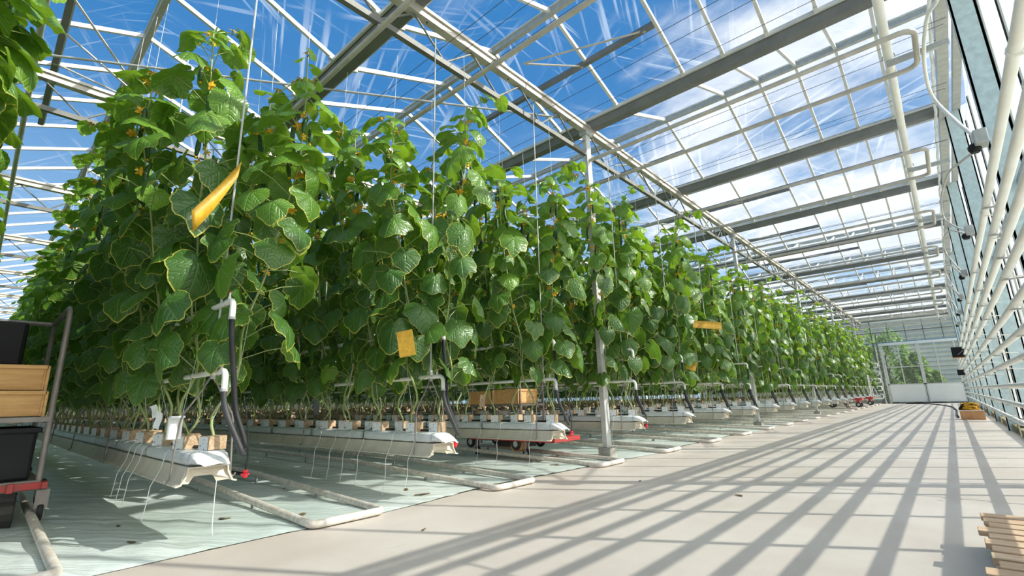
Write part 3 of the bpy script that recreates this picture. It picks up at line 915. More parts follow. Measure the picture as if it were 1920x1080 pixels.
def make_plant(seed, tpls, H=2.95, lean=.36, leafstep=.075, detail=True, tip=True, big=1.0, reach=1.0):
    """stem mesh, leaf mesh, flower spots, fruit spots; local z = 0 on top of the block"""
    rg = np.random.default_rng(seed)
    f = stem_path(rg, H, lean)
    st = mb('stem_green'); lf = mb('leaf')
    zs = np.linspace(0, H, 44 if detail else 9)
    pts = [f(z) for z in zs]
    top = pts[-1]
    ta = rg.uniform(-.7, .7)
    if tip:
        for k in range(1, 7):
            t = k / 6
            pts.append(top + np.array((math.cos(ta) * .34 * t, math.sin(ta) * .34 * t, .16 * math.sin(t * 2.2) )))
    st.tube(pts, np.interp(np.arange(len(pts)), [0, len(pts) * .5, len(pts)], [.0085, .007, .004]), 6 if detail else 4, False)
    if detail:
        st.mat('string_white'); st.tube([(top[0], top[1] - .01, 3.6)] + [tuple(f(z) + np.array((.006, .004, 0))) for z in np.linspace(H, .1, 8)], .0016, 4, False)
        st.mat('stem_green')
    fl = []; fr = []
    z = .30 + rg.uniform(0, .1); az = rg.uniform(0, 6.28); k = 0
    while z < H + .02:
        P = f(min(z, H)); t = z / H
        az += 2.4 + rg.uniform(-.5, .5)
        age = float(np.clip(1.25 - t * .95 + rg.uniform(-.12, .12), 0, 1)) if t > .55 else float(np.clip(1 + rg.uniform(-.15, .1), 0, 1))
        if rg.random() < .05: age = .25
        pl_ = reach * rg.uniform(.10, .27) * (1 - .45 * max(0, t - .7) / .3)
        up = rg.uniform(.15, .7)
        Q = P + np.array((math.cos(az) * pl_ * math.cos(up), math.sin(az) * pl_ * math.cos(up), pl_ * math.sin(up)))
        if detail:
            M_ = P * .5 + Q * .5 + np.array((0, 0, .02))
            st.tube([P, M_, Q], .0032, 5, False)
        L = big * rg.uniform(.145, .215) * (1.0 - .40 * max(0, t - .72) / .28)
        if t < .2: L *= .85
        pitch = -rg.uniform(.75, 1.35) if t < .75 else -rg.uniform(.15, .95)
        tp = tpls[rg.integers(len(tpls))]
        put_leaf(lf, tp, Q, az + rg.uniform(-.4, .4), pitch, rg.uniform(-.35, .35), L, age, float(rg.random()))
        if t > .42 and rg.random() < .22 + .3 * t:
            fl.append((P + np.array((math.cos(az + 1) * .045, math.sin(az + 1) * .045, rg.uniform(-.02, .02))), (rg.uniform(.3, 1.5), rg.uniform(-.5, .5), az), rg.uniform(.8, 1.25)))
        if t > .62 and rg.random() < .34 and z < H - .15:
            fr.append((P + np.array((math.cos(az - 1) * .05, math.sin(az - 1) * .05, -.01)), (rg.uniform(-.12, .12), rg.uniform(-.12, .12), rg.uniform(0, 6)), int(rg.integers(3))))
        z += leafstep * rg.uniform(.75, 1.25) * (1.0 if t < .8 else .75); k += 1
    if tip:
        for k in (1, 3, 4, 6):
            t = k / 6; P = top + np.array((math.cos(ta) * .34 * t, math.sin(ta) * .34 * t, .16 * math.sin(t * 2.2)))
            a = ta + rg.uniform(-1.6, 1.6)
            put_leaf(lf, tpls[rg.integers(len(tpls))], P + np.array((math.cos(a) * .05, math.sin(a) * .05, .02)), a, -rg.uniform(.1, 1.0), rg.uniform(-.4, .4), rg.uniform(.07, .12), rg.uniform(0, .25), float(rg.random()))
            if rg.random() < .6: fl.append((P + np.array((0, 0, .02)), (rg.uniform(0, 1), 0, a), 1.0))
        if detail:   # curling tendril
            P = pts[-1]
            st.tube([tuple(P + np.array((.02 * t + .02 * math.sin(t * 7), .02 * math.cos(t * 7), .03 * t))) for t in np.linspace(0, 1.5, 16)], .0014, 4, False)
    return st, lf, fl, fr
NV = 12
NEAR = []
for i in range(NV):
    st, lf, fl, fr = make_plant(100 + i, LT_HI, H=2.70 + .07 * (i % 4), lean=.36 if i % 3 else .28, leafstep=.075 if i < 9 else .058, reach=1.0 if i < 9 else 1.3, big=1.0 if i < 9 else 1.12)
    NEAR.append((st.mesh('stem', True), lf.mesh('leaves', True, True), fl, fr))
FAR = []
for i in range(7):
    st, lf, fl, fr = make_plant(300 + i, LT_MID, H=2.72 + .08 * (i % 3), lean=.36, detail=False)
    m = st; 
    m.mat('leaf'); base = m.cur
    off = m.nv
    for V in lf.v: m.v.append(V); m.nv += len(V)
    m.attr.extend(lf.attr); m.f.extend([tuple(q + off for q in f_) for f_ in lf.f]); m.m.extend([base] * len(lf.f))
    m.mat('petal_yellow')
    for P, e, s in fl:
        R = Euler(e).to_matrix()
        for a in range(5):
            c, s_ = math.cos(a * 1.2566), math.sin(a * 1.2566)
            V = [np.array(P) + np.array(R @ Vector(v)) * s * 1.15 for v in ((0, 0, 0), (.018 * c + .009 * s_, .018 * s_ - .009 * c, .01), (.034 * c, .034 * s_, .006), (.018 * c - .009 * s_, .018 * s_ + .009 * c, .01))]
            m.add(V, [(0, 1, 2, 3)])
    m.mat('cucumber_green')
    for P, e, k in fr: m.tube([tuple(np.array(P) + np.array((0, 0, -.03))), tuple(np.array(P) + np.array((.006, 0, -.12))), tuple(np.array(P) + np.array((0, 0, -.21)))], [.010, .017, .010], 6)
    FAR.append(m.mesh('vine', True, True))

# blocks
def block_mesh():
    m = mb('block_foil'); m.box((-.048, -.05, 0), (.040, .05, .072))
    m.mat('rockwool'); m.box((.0402, -.0495, .001), (.052, .0495, .0715)); m.box((-.046, -.048, .0722), (.050, .048, .0755))
    return m.mesh('block')
BLOCK = block_mesh()
DRIP = None
NPL = [9, 55, 34, 16, 12] + [9] * 17
PITCH = .24
nblocks = 0
for r in range(len(ROWY)):
    xe = xend(r)
    for i in range(NPL[r]):
        side = 1 if (i % 2 == 0) else -1
        if r == 0: side = 1
        x = xe - .10 - PITCH * i + random.uniform(-.015, .015)
        if r == 0: x = -3.55 - .22 * i
        y = ROWY[r] + side * .032 + (.02 if r == 0 else 0)
        rz = (0 if side > 0 else PI) + random.uniform(-.35, .35)
        nm = 'at the aisle end of' if i == 0 else '%s from the aisle in' % nth(i + 1)
        # the block it grows in
        b = linkdata('rockwool_block', BLOCK, None, (x, y, .5035), (0, 0, .28 + random.uniform(-.12, .12)))
        tag(b, 'brown and white rockwool block %s %s' % (nm, rowname(r)), 'rockwool block', 'rockwool blocks on the slabs')
        near = (r == 0) or (r == 1 and i < 24) or (r == 2 and i < 14) or (r in (3, 4) and i < 7) or (r in (5, 6) and i < 4)
        p = empty('cucumber_plant', (x, y, .578), rz)
        look = 'cucumber vine %s %s' % (nm, rowname(r))
        if i == 0: look = 'cucumber vine with large drooping leaves at the aisle end of ' + rowname(r)
        tag(p, look, 'cucumber plant', 'cucumber vines in the crop rows')
        sc = random.uniform(.97, 1.06)
        if r in (1, 2, 3): sc *= .91 if r < 3 else .96
        if r == 2 and i in (0, 5): sc = 1.02
        if r == 1 and i == 0: sc = .84
        if r == 1 and i == 1: p.rotation_euler = (0, 0, PI * .55); sc = 1.04
        p.scale = (1, 1, sc)
        if near:
            v = (r * 5 + i * 2 + (i // 5)) % 9 if i > 1 else 9 + (r + i) % 3
            smesh, lmesh, fl, fr = NEAR[v]
            linkdata('stem', smesh, p); linkdata('leaves', lmesh, p)
            for P, e, s in fl: linkdata('flower', FLOWER, p, tuple(P), e, s * 1.15)
            for P, e, k in fr: linkdata('cucumber', CUKE[k], p, tuple(P), e)
        else:
            linkdata('vine', FAR[(r * 3 + i * 2 + i // 7) % len(FAR)], p)

# foliage deeper in the rows, beyond the individually built vines
def deep_foliage():
    bases = []
    for i in range(5):
        rg = np.random.default_rng(500 + i)
        st, lf, fl, fr = make_plant(500 + i, LT_LOW, H=2.8, lean=.36, leafstep=.09, detail=False, tip=False, big=1.25)
        m = st; m.mat('leaf'); base = m.cur; off = m.nv
        for V in lf.v: m.v.append(V); m.nv += len(V)
        m.attr.extend(lf.attr); m.f.extend([tuple(q + off for q in f_) for f_ in lf.f]); m.m.extend([base] * len(lf.f))
        bases.append(m)
    big = MB(); big.mat('stem_green'); big.mat('leaf'); big.mat('bag_white'); big.mat('rockwool')
    n = 0
    for r in range(-3, len(ROWY)):
        x = -3.4 if r < 0 else xend(r) - .10 - PITCH * NPL[r]
        if r == 0: x = -3.6
        ry = ROWY[r] if r >= 0 else -.67 + 1.6 * r
        x1 = -38
        stp = .30
        k = 0
        while x > x1:
            side = 1 if k % 2 == 0 else -1
            if r == 0 and x > -6: side = -1
            src = bases[n % 5]; n += 1
            a = (0 if side > 0 else PI) + RNG.uniform(-.4, .4)
            c, s = math.cos(a), math.sin(a)
            V = np.concatenate(src.v); sc = RNG.uniform(.95, 1.08)
            W = np.stack([V[:, 0] * c - V[:, 1] * s + x, V[:, 0] * s + V[:, 1] * c + ry + side * .03, V[:, 2] * sc + .578], -1)
            off = big.nv
            big.v.append(W); big.nv += len(W); big.attr.append(np.concatenate(src.attr))
            big.f.extend([tuple(q + off for q in f_) for f_ in src.f]); big.m.extend(src.m)
            big.mat('rockwool'); (big.box((x - .05, ry + side * .03 - .05, .5035), (x + .05, ry + side * .03 + .05, .578)) if r > 0 else None)
            x -= stp if x > -22 else .5; k += 1
    o = big.build('deep_foliage', attr=True, smooth=True)
    tag(o, 'dense cucumber foliage filling the rows deep behind the aisle end vines', 'foliage', None, 'stuff')
deep_foliage()

# ================================================================== GROW PIPES, HOSES, RAILS
def grow_pipe(r, z, upper):
    y = ROWY[r]; xe = -3.0
    root = empty('grow_pipe', (xe, y, z))
    tag(root, '%s white grow pipe with black end hose along %s' % ('upper' if upper else 'lower', rowname(r)), 'grow pipe', 'grow pipes along the rows')
    m = mb('pipe_white')
    c = .045
    pts = [(-26, 0, 0), (-c, 0, 0)] + arc((-c, 0, -c), c, PI / 2, 0, (1, 0, 0), (0, 0, 1), 7)[1:] + [(0, 0, -.11)]
    m.tube(pts, .0165, 10); pp = smooth_angle(m.build('pipe', root))
    v = mb('pipe_white'); v.lathe([(.009, .010), (.009, .03), (.006, .032), (.006, .055)], 8, Matrix.Translation((-.075, 0, 0))); v.mat('red_plastic'); v.lathe([(.0065, .055), (.0065, .062)], 8, Matrix.Translation((-.075, 0, 0))); v.build('air_nipple', pp)
    k = mb('galvanised'); k.tube([(0, 0, -.115), (0, 0, -.10)], .0195, 10); k.tube([(-.118, 0, .022), (-.112, .018, -.005), (-.118, 0, -.022), (-.124, -.018, 0), (-.118, 0, .022)], .004, 5); 
    h = mb('rubber_black' if upper else 'hose_grey')
    if upper:
        P = [(0, 0, -.10), (.0, .01, -.25), (-.03, .05, -.40), (-.04, .07, -.55)]
        q = bez(*P, 10) + bez(P[3], (-.05, .09, -.68), (.0, .12, -.72), (.0, .14, -.83), 10)[1:]
    else:
        q = bez((0, 0, -.10), (0, 0, -.22), (.03, .05, -.30), (.05, .115, -.46), 14)
    h.tube(q, .0155, 9); hh = h.build('end_hose', root, smooth=True); k.build('hose_clamp', hh)
for r in range(1, len(ROWY)):
    grow_pipe(r, .936, False); grow_pipe(r, 1.341, True)

# drip line along each near gutter
for r in range(1, 8):
    m = mb('rubber_black'); m.tube([(-RL * .6, 0, 0), (-.35, 0, 0), (-.1, 0, 0.0)], .009, 6)
    pk = 0
    for i in range(40):
        x = -.12 - .24 * i
        s = -1 if i % 2 else 1
        m.tube(bez((x - .05, 0, 0), (x - .05, s * .05, .13), (x, s * .06, .14), (x + .01, s * .035, .075), 7), .0025, 4, False)
    o = m.build('drip_line', loc=(xend(r), ROWY[r] + .0, .514)); tag(o, 'black drip line with thin loops lying on the slabs of %s' % rowname(r), 'drip line')

def rail(r):
    y = ROWY[r] + .80 if r else .13
    y = {0: .13, 1: 1.74, 2: 3.27, 3: 4.88, 4: 6.45, 5: 8.05, 6: 9.66}.get(r, y)
    xe = -2.93 if r not in (0, 1) else (-3.0 if r == 1 else -3.10)
    root = empty('pipe_rail', (xe, y, 0))
    tag(root, 'worn white U-shaped pipe rail %s' % ('beneath the trolley with wooden crates' if r == 0 else 'on the ground beyond ' + rowname(r)), 'pipe rail', 'pipe rails between the crop rows')
    h = .243; c = .05; zt = .10; ze = .030
    m = mb('rail_white')
    pts = [(-24, -h, zt), (-2.2, -h, zt), (-c, -h, ze)] + arc((-c, -h + c, ze), c, -PI / 2, 0, (1, 0, 0), (0, 1, 0))[1:] + arc((-c, h - c, ze), c, 0, PI / 2, (1, 0, 0), (0, 1, 0)) + [(-2.2, h, zt), (-24, h, zt)]
    m.tube(pts, .0245, 10); smooth_angle(m.build('pipe_loop', root))
    n = 8 if r < 4 else 3
    for k in range(n):
        for s in (-1, 1):
            x = -.95 - 1.25 * k
            zr = ze + (zt - ze) * min(1, (-x - .05) / 2.15)
            f = mb('galvanised'); f.box((x - .02, s * h - .004, .0), (x + .02, s * h + .004, zr - .02)); f.box((x - .03, s * h - .03, 0), (x + .03, s * h + .03, .012)); f.build('support_foot', root)
for r in range(0, 21): rail(r)

# white drain strings hanging below the gutters
for i, (r, dx, s, zb, zt) in enumerate([(1, -.02, 1, .20, .34), (1, -.42, -1, .12, .50), (1, -.98, -1, .14, .50), (1, -1.18, -1, .14, .50), (1, -1.36, -1, .15, .50), (2, -.22, -1, .10, .50), (2, -.52, -1, .02, .50), (2, -.95, -1, .05, .50), (2, -1.2, -1, .05, .50), (2, -1.45, -1, .06, .50), (2, -1.75, -1, .05, .50), (3, -.25, -1, .05, .5), (3, -.7, -1, .06, .5), (3, -1.0, -1, .06, .5), (4, -.3, -1, .05, .5), (5, -.3, -1, .05, .5)]):
    y = ROWY[r] + s * .0; m = mb('string_white')
    x = xend(r) + dx
    P = [(0, s * .09, zt), (0, s * .112, zt - .02), (.004, s * .125, zt - .10), (-.01, s * .165, .30), (.006, s * .175, (.3 + zb) / 2), (-.02, s * .18, zb)]
    if zt < .4: P = [(0, .05, .34), (0, .05, .25), (.01, .05, .1), (0, .06, .06)]
    m.tube(P, .0022, 5)
    o = m.build('drain_string', loc=(x, y, 0)); tag(o, 'thin white drain string hanging from %s, %s string listed from the trolley side' % (rowname(r), nth(i + 1)) if False else 'thin white string hanging below the gutter of %s' % rowname(r), 'string', 'drain strings of ' + rowname(r))

# red valve with its black tube at each near gutter end
for r, (x, y, z) in ((1, (-3.52, 1.27, .31)), (2, (-3.06, 2.68, .40)), (3, (-2.98, 4.19, .385)), (4, (-3.0, 5.88, .37))):
    root = empty('drain_valve', (x, y, z)); root.scale = (.8, .8, .8); tag(root, 'red valve on a black tube beside the gutter end of ' + rowname(r), 'valve')
    m = mb('red_plastic'); m.lathe([(.008, -.03), (.020, -.028), (.022, .0), (.012, .008), (.020, .016), (.020, .03), (.008, .032)], 12); m.box((-.006, -.032, -.008), (.006, .032, .004)); m.build('handle', root)
    m = mb('black_plastic'); m.tube([(0, 0, 0), (-.05, -.02, .0), (-.12, -.06, .01), (-.2, -.12, .03)], .014, 8); m.build('tube', root)
    m = mb('rubber_black'); m.tube(bez((0, .0, .03), (.02, .02, .2), (-.05, -.01, .42), (-.02, -.06, .62), 14), .006, 6); m.build('thin_tube', root, smooth=True)

# sticky traps and tags
def card(name, P, w_, h_, rot, mat, label, cat, ribbon=None):
    m = mb(mat)
    if ribbon: pass
    n = 8
    V = []; F = []
    for i in range(n + 1):
        for j in (0, 1):
            t = i / n
            V.append((-w_ / 2 + w_ * j, .006 * math.sin(t * 5), -h_ * t)); 
    for i in range(n): F.append((2 * i, 2 * i + 1, 2 * i + 3, 2 * i + 2))
    V2 = [(x, y + .0015, z) for x, y, z in V]; off = len(V)
    m.add(V + V2, F + [tuple(off + q for q in f[::-1]) for f in F])
    o = m.build(name, loc=P, smooth=True); o.rotation_euler = rot
    tag(o, label, cat, None); return o
card('sticky_trap', (-3.05, 2.15, 1.275), .125, .20, (0, -.18, .75), 'yellow_sticky', 'orange yellow sticky card hanging below the upper grow pipe of the second row', 'sticky trap')
card('sticky_trap', (-3.0, 8.5, 2.0), .5, .13, (0, .1, .7), 'yellow_sticky', 'yellow sticky trap high among the leaves right of the first post', 'sticky trap')
card('sticky_trap', (-3.0, 7.62, 1.26), .16, .14, (0, .3, .7), 'yellow_sticky', 'small yellow sticky card low among the leaves right of the first post', 'sticky trap')
# long yellow ribbon slung through the nearest vines
m = mb('yellow_sticky'); V = []; F = []
A = Vector((-2.9, .855, 2.107)); B = Vector((-2.9, .652, 1.722))
for i in range(15):
    t = i / 14; c = A.lerp(B, t) + Vector((0, 0, -.015 * math.sin(t * PI)))
    tw = -.5 + 1.5 * t
    dz = Vector((math.sin(tw) * .4, -.3 * math.sin(tw), 1)).normalized() * .058
    V += [tuple(c + dz), tuple(c - dz)]
    if i: F.append((2 * i - 2, 2 * i - 1, 2 * i + 1, 2 * i))
m.add(V, F); o = m.build('sticky_ribbon', smooth=True); o.modifiers.new('thick', 'SOLIDIFY').thickness = .002
tag(o, 'long yellow sticky ribbon slung across the front of the nearest vines', 'sticky trap')
# white plant tags and clip at the first gutter
for (P, w_, h_, rot, lab) in (((-3.62, .78, .72), .045, .11, (.3, .35, .6), 'white punched plant tag hanging above the nearest gutter'), ((-3.9, .80, .76), .05, .08, (.2, -.3, .5), 'white plant tag deeper above the nearest gutter'), ((-3.9, 3.82, .80), .06, .13, (0, .05, .7), 'brown and white tag hanging above the third gutter')):
    card('plant_tag', P, w_, h_, rot, 'white_panel' if 'brown' not in lab else 'rockwool', lab, 'tag')
m = mb('white_panel'); m.box((-.012, -.035, 0), (.012, .035, .13)); m.box((-.012, -.035, .118), (.05, .035, .13)); o = bevel(m.build('white_clip', loc=(-3.33, .80, .565)), .003); tag(o, 'white plastic hook clip standing on the nearest slab', 'clip')

# ================================================================== TROLLEYS AND CRATES
def wheel(root, P, r, wd, ax='y', name='wheel', mat='rubber_black'):
    m = mb(mat)
    R = Matrix.Translation(P) @ (Matrix.Rotation(PI / 2, 4, 'X') if ax == 'y' else Matrix.Rotation(PI / 2, 4, 'Y'))
    m.lathe([(r * .5, -wd / 2), (r * .93, -wd / 2), (r, -wd / 4), (r, wd / 4), (r * .93, wd / 2), (r * .5, wd / 2)], 20, R)
    m.mat('galvanised'); m.lathe([(r * .18, -wd * .62), (r * .5, -wd * .5), (r * .5, wd * .5), (r * .18, wd * .62)], 14, R)
    return smooth_angle(m.build(name, root), 40)
def crate(P, L, W, H, label, rz=0, lid=False):
    root = empty('wooden_crate', P, rz); tag(root, label, 'crate', 'wooden harvest crates')
    t = .011
    for s in (-1, 1):
        m = mb('crate_wood'); m.box((-L / 2, s * (W / 2 - t / 2) - t / 2, 0.004), (L / 2, s * (W / 2 - t / 2) + t / 2, H)); bevel(m.build('long_side', root), .002)
        m = mb('crate_wood'); m.box((s * (L / 2 - t / 2) - t / 2, -W / 2 + t, 0.004), (s * (L / 2 - t / 2) + t / 2, W / 2 - t, H)); bevel(m.build('end_board', root), .002)
        m = mb('crate_wood'); m.box((s * (L / 2 + t / 2) - t / 2, -W / 2 - .004, H * .86), (s * (L / 2 + t / 2) + t / 2, W / 2 + .004, H * 1.0)); m.build('top_batten', root)
    for sx in (-1, 1):
        for sy in (-1, 1):
            m = mb('crate_wood'); m.box((sx * (L / 2 + .001) - .010, sy * (W / 2 + .006) - .006, 0), (sx * (L / 2 + .001) + .010, sy * (W / 2 + .006) + .006, H * .97)); m.build('corner_post', root)
    m = mb('crate_wood'); m.box((-L / 2 + t, -W / 2 + t, .004), (L / 2 - t, W / 2 - t, .014)); m.build('bottom_board', root)
    return root
# trolley at the left, standing on the rail beside the camera
tr = empty('harvest_trolley', (-4.15, .13, 0)); tag(tr, 'grey tube framed harvest trolley with red bumper at the left edge', 'trolley')
hx, hy = .55, .165
for sx in (1, -1):
    for sy in (-1, 1):
        m = mb('tube_steel')
        if sx > 0: m.tube([(hx, sy * hy, .36), (hx, sy * hy, 1.24), (hx - .02, sy * hy, 1.285), (hx - .07, sy * hy, 1.31), (-.28, sy * hy, 1.31)], .014, 10)
        else: m.tube([(-.28, sy * hy, .40), (-.28, sy * hy, 1.31)], .013, 8)
        smooth_angle(m.build('post', tr))
m = mb('tube_steel'); m.tube([(-.28, -hy, 1.31), (-.28, hy, 1.31)], .014, 8); m.build('cross_rail', tr)
m = mb('tube_steel'); m.box((-.6, -.175, .345), (hx + .015, .175, .395)); bevel(m.build('base_frame', tr), .006)
m = mb('red_paint'); m.box((hx + .016, -.19, .352), (hx + .03, .19, .385)); m.box((hx - .03, .176, .352), (hx + .05, .20, .385)); m.box((hx - .05, .05, .345), (hx + .045, .075, .39)); bevel(m.build('bumper', tr), .003)
m = mb('tube_steel'); m.box((-.6, -.17, .685), (hx + .015, .17, .712)); bevel(m.build('shelf', tr), .003)
m = mb('dark_metal'); m.box((.1, -.10, .18), (hx - .06, .10, .345)); m.lathe([(.09, -.1), (.09, .1)], 16, Matrix.Translation((.42, .0, .24)) @ Matrix.Rotation(PI / 2, 4, 'X')); bevel(m.build('drive_unit', tr), .008)
for sx in (.42, -.5):
    for sy in (-.19, .19): wheel(tr, (sx, sy, .322), .065, .035, 'y', 'flanged_wheel', 'dark_metal')
for sy in (-.19, .19):
    m = mb('tube_steel'); m.box((hx - .05, sy - .022, .19), (hx - .03, sy + .022, .35)); m.box((hx + .0, sy - .026, .255), (hx + .012, sy + .026, .345)); fk = m.build('caster_fork', tr)
    wheel(fk, (hx - .02, sy, .235), .05, .025, 'y', 'caster_wheel')
CX = -4.15
crate((CX + .27, .105, .713), .50, .31, .135, 'lower wooden crate of the stack on the left trolley')
crate((CX + .25, .10, .849), .50, .30, .135, 'upper wooden crate of the stack on the left trolley')
# black bin on the lower deck
bn = empty('black_bin', (CX + .2, .11, .396)); tag(bn, 'black plastic bin on the lower deck of the left trolley', 'bin')
m = mb('black_plastic'); m.box((-.32, -.14, 0), (.33, .15, .25)); bevel(m.build('body', bn), .015)
m = mb('black_plastic'); m.box((-.335, -.15, .235), (.345, .165, .262)); bevel(m.build('rim', bn), .006)
# dark cloth covered load on the back of that trolley
m = mb('black_plastic'); m.box((-.25, -.15, 0), (.12, .10, .26)); o = bevel(m.build('black_box', loc=(CX + .10, .06, .99)), .02); tag(o, 'black box standing on the wooden crates of the left trolley', 'box')

# this trolley stands a little way into the path, so its load is bigger than a hand crate
TK = 1.278
for c in tr.children: c.location.z -= .203 / TK
tr.location = (tr.location.x * TK, tr.location.y * TK, 0)
tr.scale = (TK, TK, TK)
for o in COL.objects:
    if o.parent is None and o.name.split('.')[0] in ('wooden_crate', 'black_bin', 'black_box'):
        o.location = (o.location.x * TK, o.location.y * TK, .7302 + (o.location.z - .7302) * TK); o.scale = (TK, TK, TK)

# trolley between the third and fourth rows
t2 = empty('picking_trolley', (-4.25, 4.88, 0)); tag(t2, 'red picking trolley on wheels behind the third gutter', 'trolley')
m = mb('red_paint'); m.box((-.75, -.26, .235), (.72, .26, .285)); bevel(m.build('deck_frame', t2), .004)
m = mb('dark_metal'); m.box((-.3, -.15, .15), (.1, .15, .236)); m.build('motor', t2)
for sx in (-.72, .10):
    for sy in (-.243, .243): wheel(t2, (sx, sy, .20), .075, .03, 'y', 'rail_wheel')
for sx in (-.62, .25): 
    for sy in (-.22,):
        m = mb('tube_steel'); m.box((sx - .012, sy - .03, .1), (sx + .012, sy - .02, .236)); m.box((sx - .012, sy + .02, .1), (sx + .012, sy + .03, .236)); fk = m.build('caster_fork', t2)
        wheel(fk, (sx, sy, .095), .055, .03, 'y', 'caster_wheel')
m = mb('orange_wood'); m.lathe([(.05, -.09), (.075, -.085), (.06, -.05), (.075, -.03), (.06, 0), (.075, .03), (.06, .05), (.075, .085), (.05, .09)], 16, Matrix.Translation((.05, -.12, .175)) @ Matrix.Rotation(PI / 2, 4, 'X')); m.build('hose_drum', t2)
for sx in (-.7, .18):
    for sy in (-.23, .23):
        m = mb('tube_steel'); m.tube([(sx, sy, .28), (sx, sy, 1.18)], .014, 8); m.build('post', t2)
m = mb('tube_steel'); m.box((-.72, -.24, .66), (.2, .24, .685)); m.build('shelf', t2)
m = mb('tube_steel'); m.tube([(.18, -.23, 1.18), (.18, .23, 1.18)], .014, 8); m.tube([(-.7, -.23, 1.18), (-.7, .23, 1.18)], .014, 8); m.build('top_rail', t2)
crate((-4.30, 4.80, .686), .44, .36, .185, 'open wooden crate on the red trolley behind the third gutter')
crate((-4.76, 4.80, .686), .40, .36, .175, 'shaded wooden crate further in on the red trolley')
m = mb('cucumber_green'); m.tube([(0, 0, 0), (.10, .0, .03), (.22, 0, .05)], [.012, .02, .012], 8); 
o = m.build('cucumber_fruit', loc=(-4.72, 4.575, .875)); tag(o, 'green cucumber lying across the wooden crates on the red trolley', 'cucumber')

# red trolley far away at the aisle edge
for k, (x, y, lab) in enumerate(((-3.45, 27.0, 'red trolley with a tall handle at the far end of the aisle'), (-3.5, 23.8, 'low red trolley in front of the far one with a handle'))):
    t3 = empty('cart', (x + .42, y + .25, 0)); tag(t3, lab, 'trolley')
    m = mb('red_paint'); m.box((-.9, -.28, .38), (.35, .28, .46)); m.build('deck', t3)
    for sx in (-.7, .2):
        for sy in (-.24, .24): wheel(t3, (sx, sy, .20), .10, .05)
    m = mb('red_paint'); m.box((-.75, -.26, .27), (-.65, .26, .38)); m.box((.15, -.26, .27), (.25, .26, .38)); m.build('axle_block', t3)
    if k == 0:
        m = mb('pipe_white'); m.tube([(.28, -.2, .46), (.28, -.2, 1.38), (.28, -.17, 1.41), (.28, .17, 1.41), (.28, .2, 1.38), (.28, .2, .46)], .018, 8); m.build('push_handle', t3)

# ================================================================== FAR END AND RIGHT SIDE THINGS
# serpentine heating pipes left of the far doors
for k in range(5):
    root = empty('wall_heating_loop', (-2.86, 33.6, 0)); zb = .42 + .42 * k
    tag(root, 'white heating loop left of the far doors, %s up from the floor' % nth(k + 1), 'heating pipe', 'heating loops on the far wall')
    m = mb('pipe_white'); h = .115; c = .07
    m.tube([(-6, 0, zb - h)] + [(-c, 0, zb - h)] + arc((-c, 0, zb - h + c), c, -PI / 2, 0, (1, 0, 0), (0, 0, 1), 5)[1:] + arc((-c, 0, zb + h - c), c, 0, PI / 2, (1, 0, 0), (0, 0, 1), 5) + [(-6, 0, zb + h)], .03, 8)
    smooth_angle(m.build('pipe_loop', root))
    m = mb('galvanised'); m.box((-.5, -.0, zb - .16), (-.46, .9, zb + .16)); m.build('wall_clip', root)
# black control box hung on the wall pipes
bb = empty('control_box', (.36, 22.0, 1.72)); tag(bb, 'black control box with orange bottom edge hung on the far wall pipes', 'box')
m = mb('black_plastic'); m.box((-.16, -.12, .02), (.16, .10, .36)); bevel(m.build('case', bb), .012)
m = mb('orange_wood'); m.box((-.16, -.125, 0), (.16, .10, .02)); m.build('bottom_edge', bb)
m = mb('galvanised'); m.tube([(-.02, -.125, .10), (.13, -.125, .24)], .006, 6); m.box((.10, .0, .3), (.18, .03, .34)); m.build('lever', bb)
b2 = empty('control_box', (.40, 27.0, 1.25)); tag(b2, 'small dark box on the right wall beyond the black control box', 'box')
m = mb('black_plastic'); m.box((-.12, -.1, 0), (.10, .1, .22)); bevel(m.build('case', b2), .01)
m = mb('galvanised'); m.box((.02, .0, .18), (.12, .03, .21)); m.build('hanger', b2)
# orange box on the floor with a yellow and black bundle
ob = empty('floor_box', (.255, 16.1, 0)); tag(ob, 'orange wooden box on the aisle floor by the right curb', 'box')
m = mb('orange_wood')
m.box((-.215, -.16, .0), (.215, -.145, .21)); m.box((-.215, .145, .0), (.215, .16, .21)); m.box((-.215, -.145, 0), (-.2, .145, .21)); m.box((.2, -.145, 0), (.215, .145, .21)); m.box((-.2, -.145, .15), (.2, .145, .165)); bevel(m.build('body', ob), .003)
m = mb('white_panel'); m.box((-.222, -.168, .205), (.222, -.14, .218)); m.build('front_lip', ob)
def bundle():
    rg = np.random.default_rng(9)
    m = mb('yellow_cloth')
    for k in range(9):
        a0 = rg.uniform(0, 6); R = rg.uniform(.09, .16); h0 = .04 + .018 * k
        pts = [(R * math.cos(a0 + t), .75 * R * math.sin(a0 + t), h0 + .03 * math.sin(2 * t + k)) for t in np.linspace(0, 5.6, 22)]
        m.tube(pts, .024, 7)
    root = empty('strap_bundle', (.24, 16.1, .165)); tag(root, 'coiled yellow strap bundle with black bands lying in the orange box', 'strap bundle')
    m.build('yellow_strap', root, smooth=True)
    m = mb('black_plastic')
    for k in range(6):
        x0 = -.20 + .02 * k
        m.tube(bez((x0, -.13 + .05 * k, .06), (x0 + .04, -.1 + .04 * k, .18), (x0 + .13, .04 * k - .1, .26), (x0 + .24 - .05 * (k % 3), .02 * k - .05, .10 + .03 * (k % 2)), 10), .016, 6)
    m.build('black_band', root, smooth=True)
bundle()
m = mb('rubber_black'); m.tube(bez((-1.9, 32.8, .02), (-1.2, 32.9, .02), (-.5, 31.5, .02), (-.1, 26, .02), 24) + [(0, 22, .02), (-.02, 18.5, .02), (.0, 16.6, .03)], .02, 8)
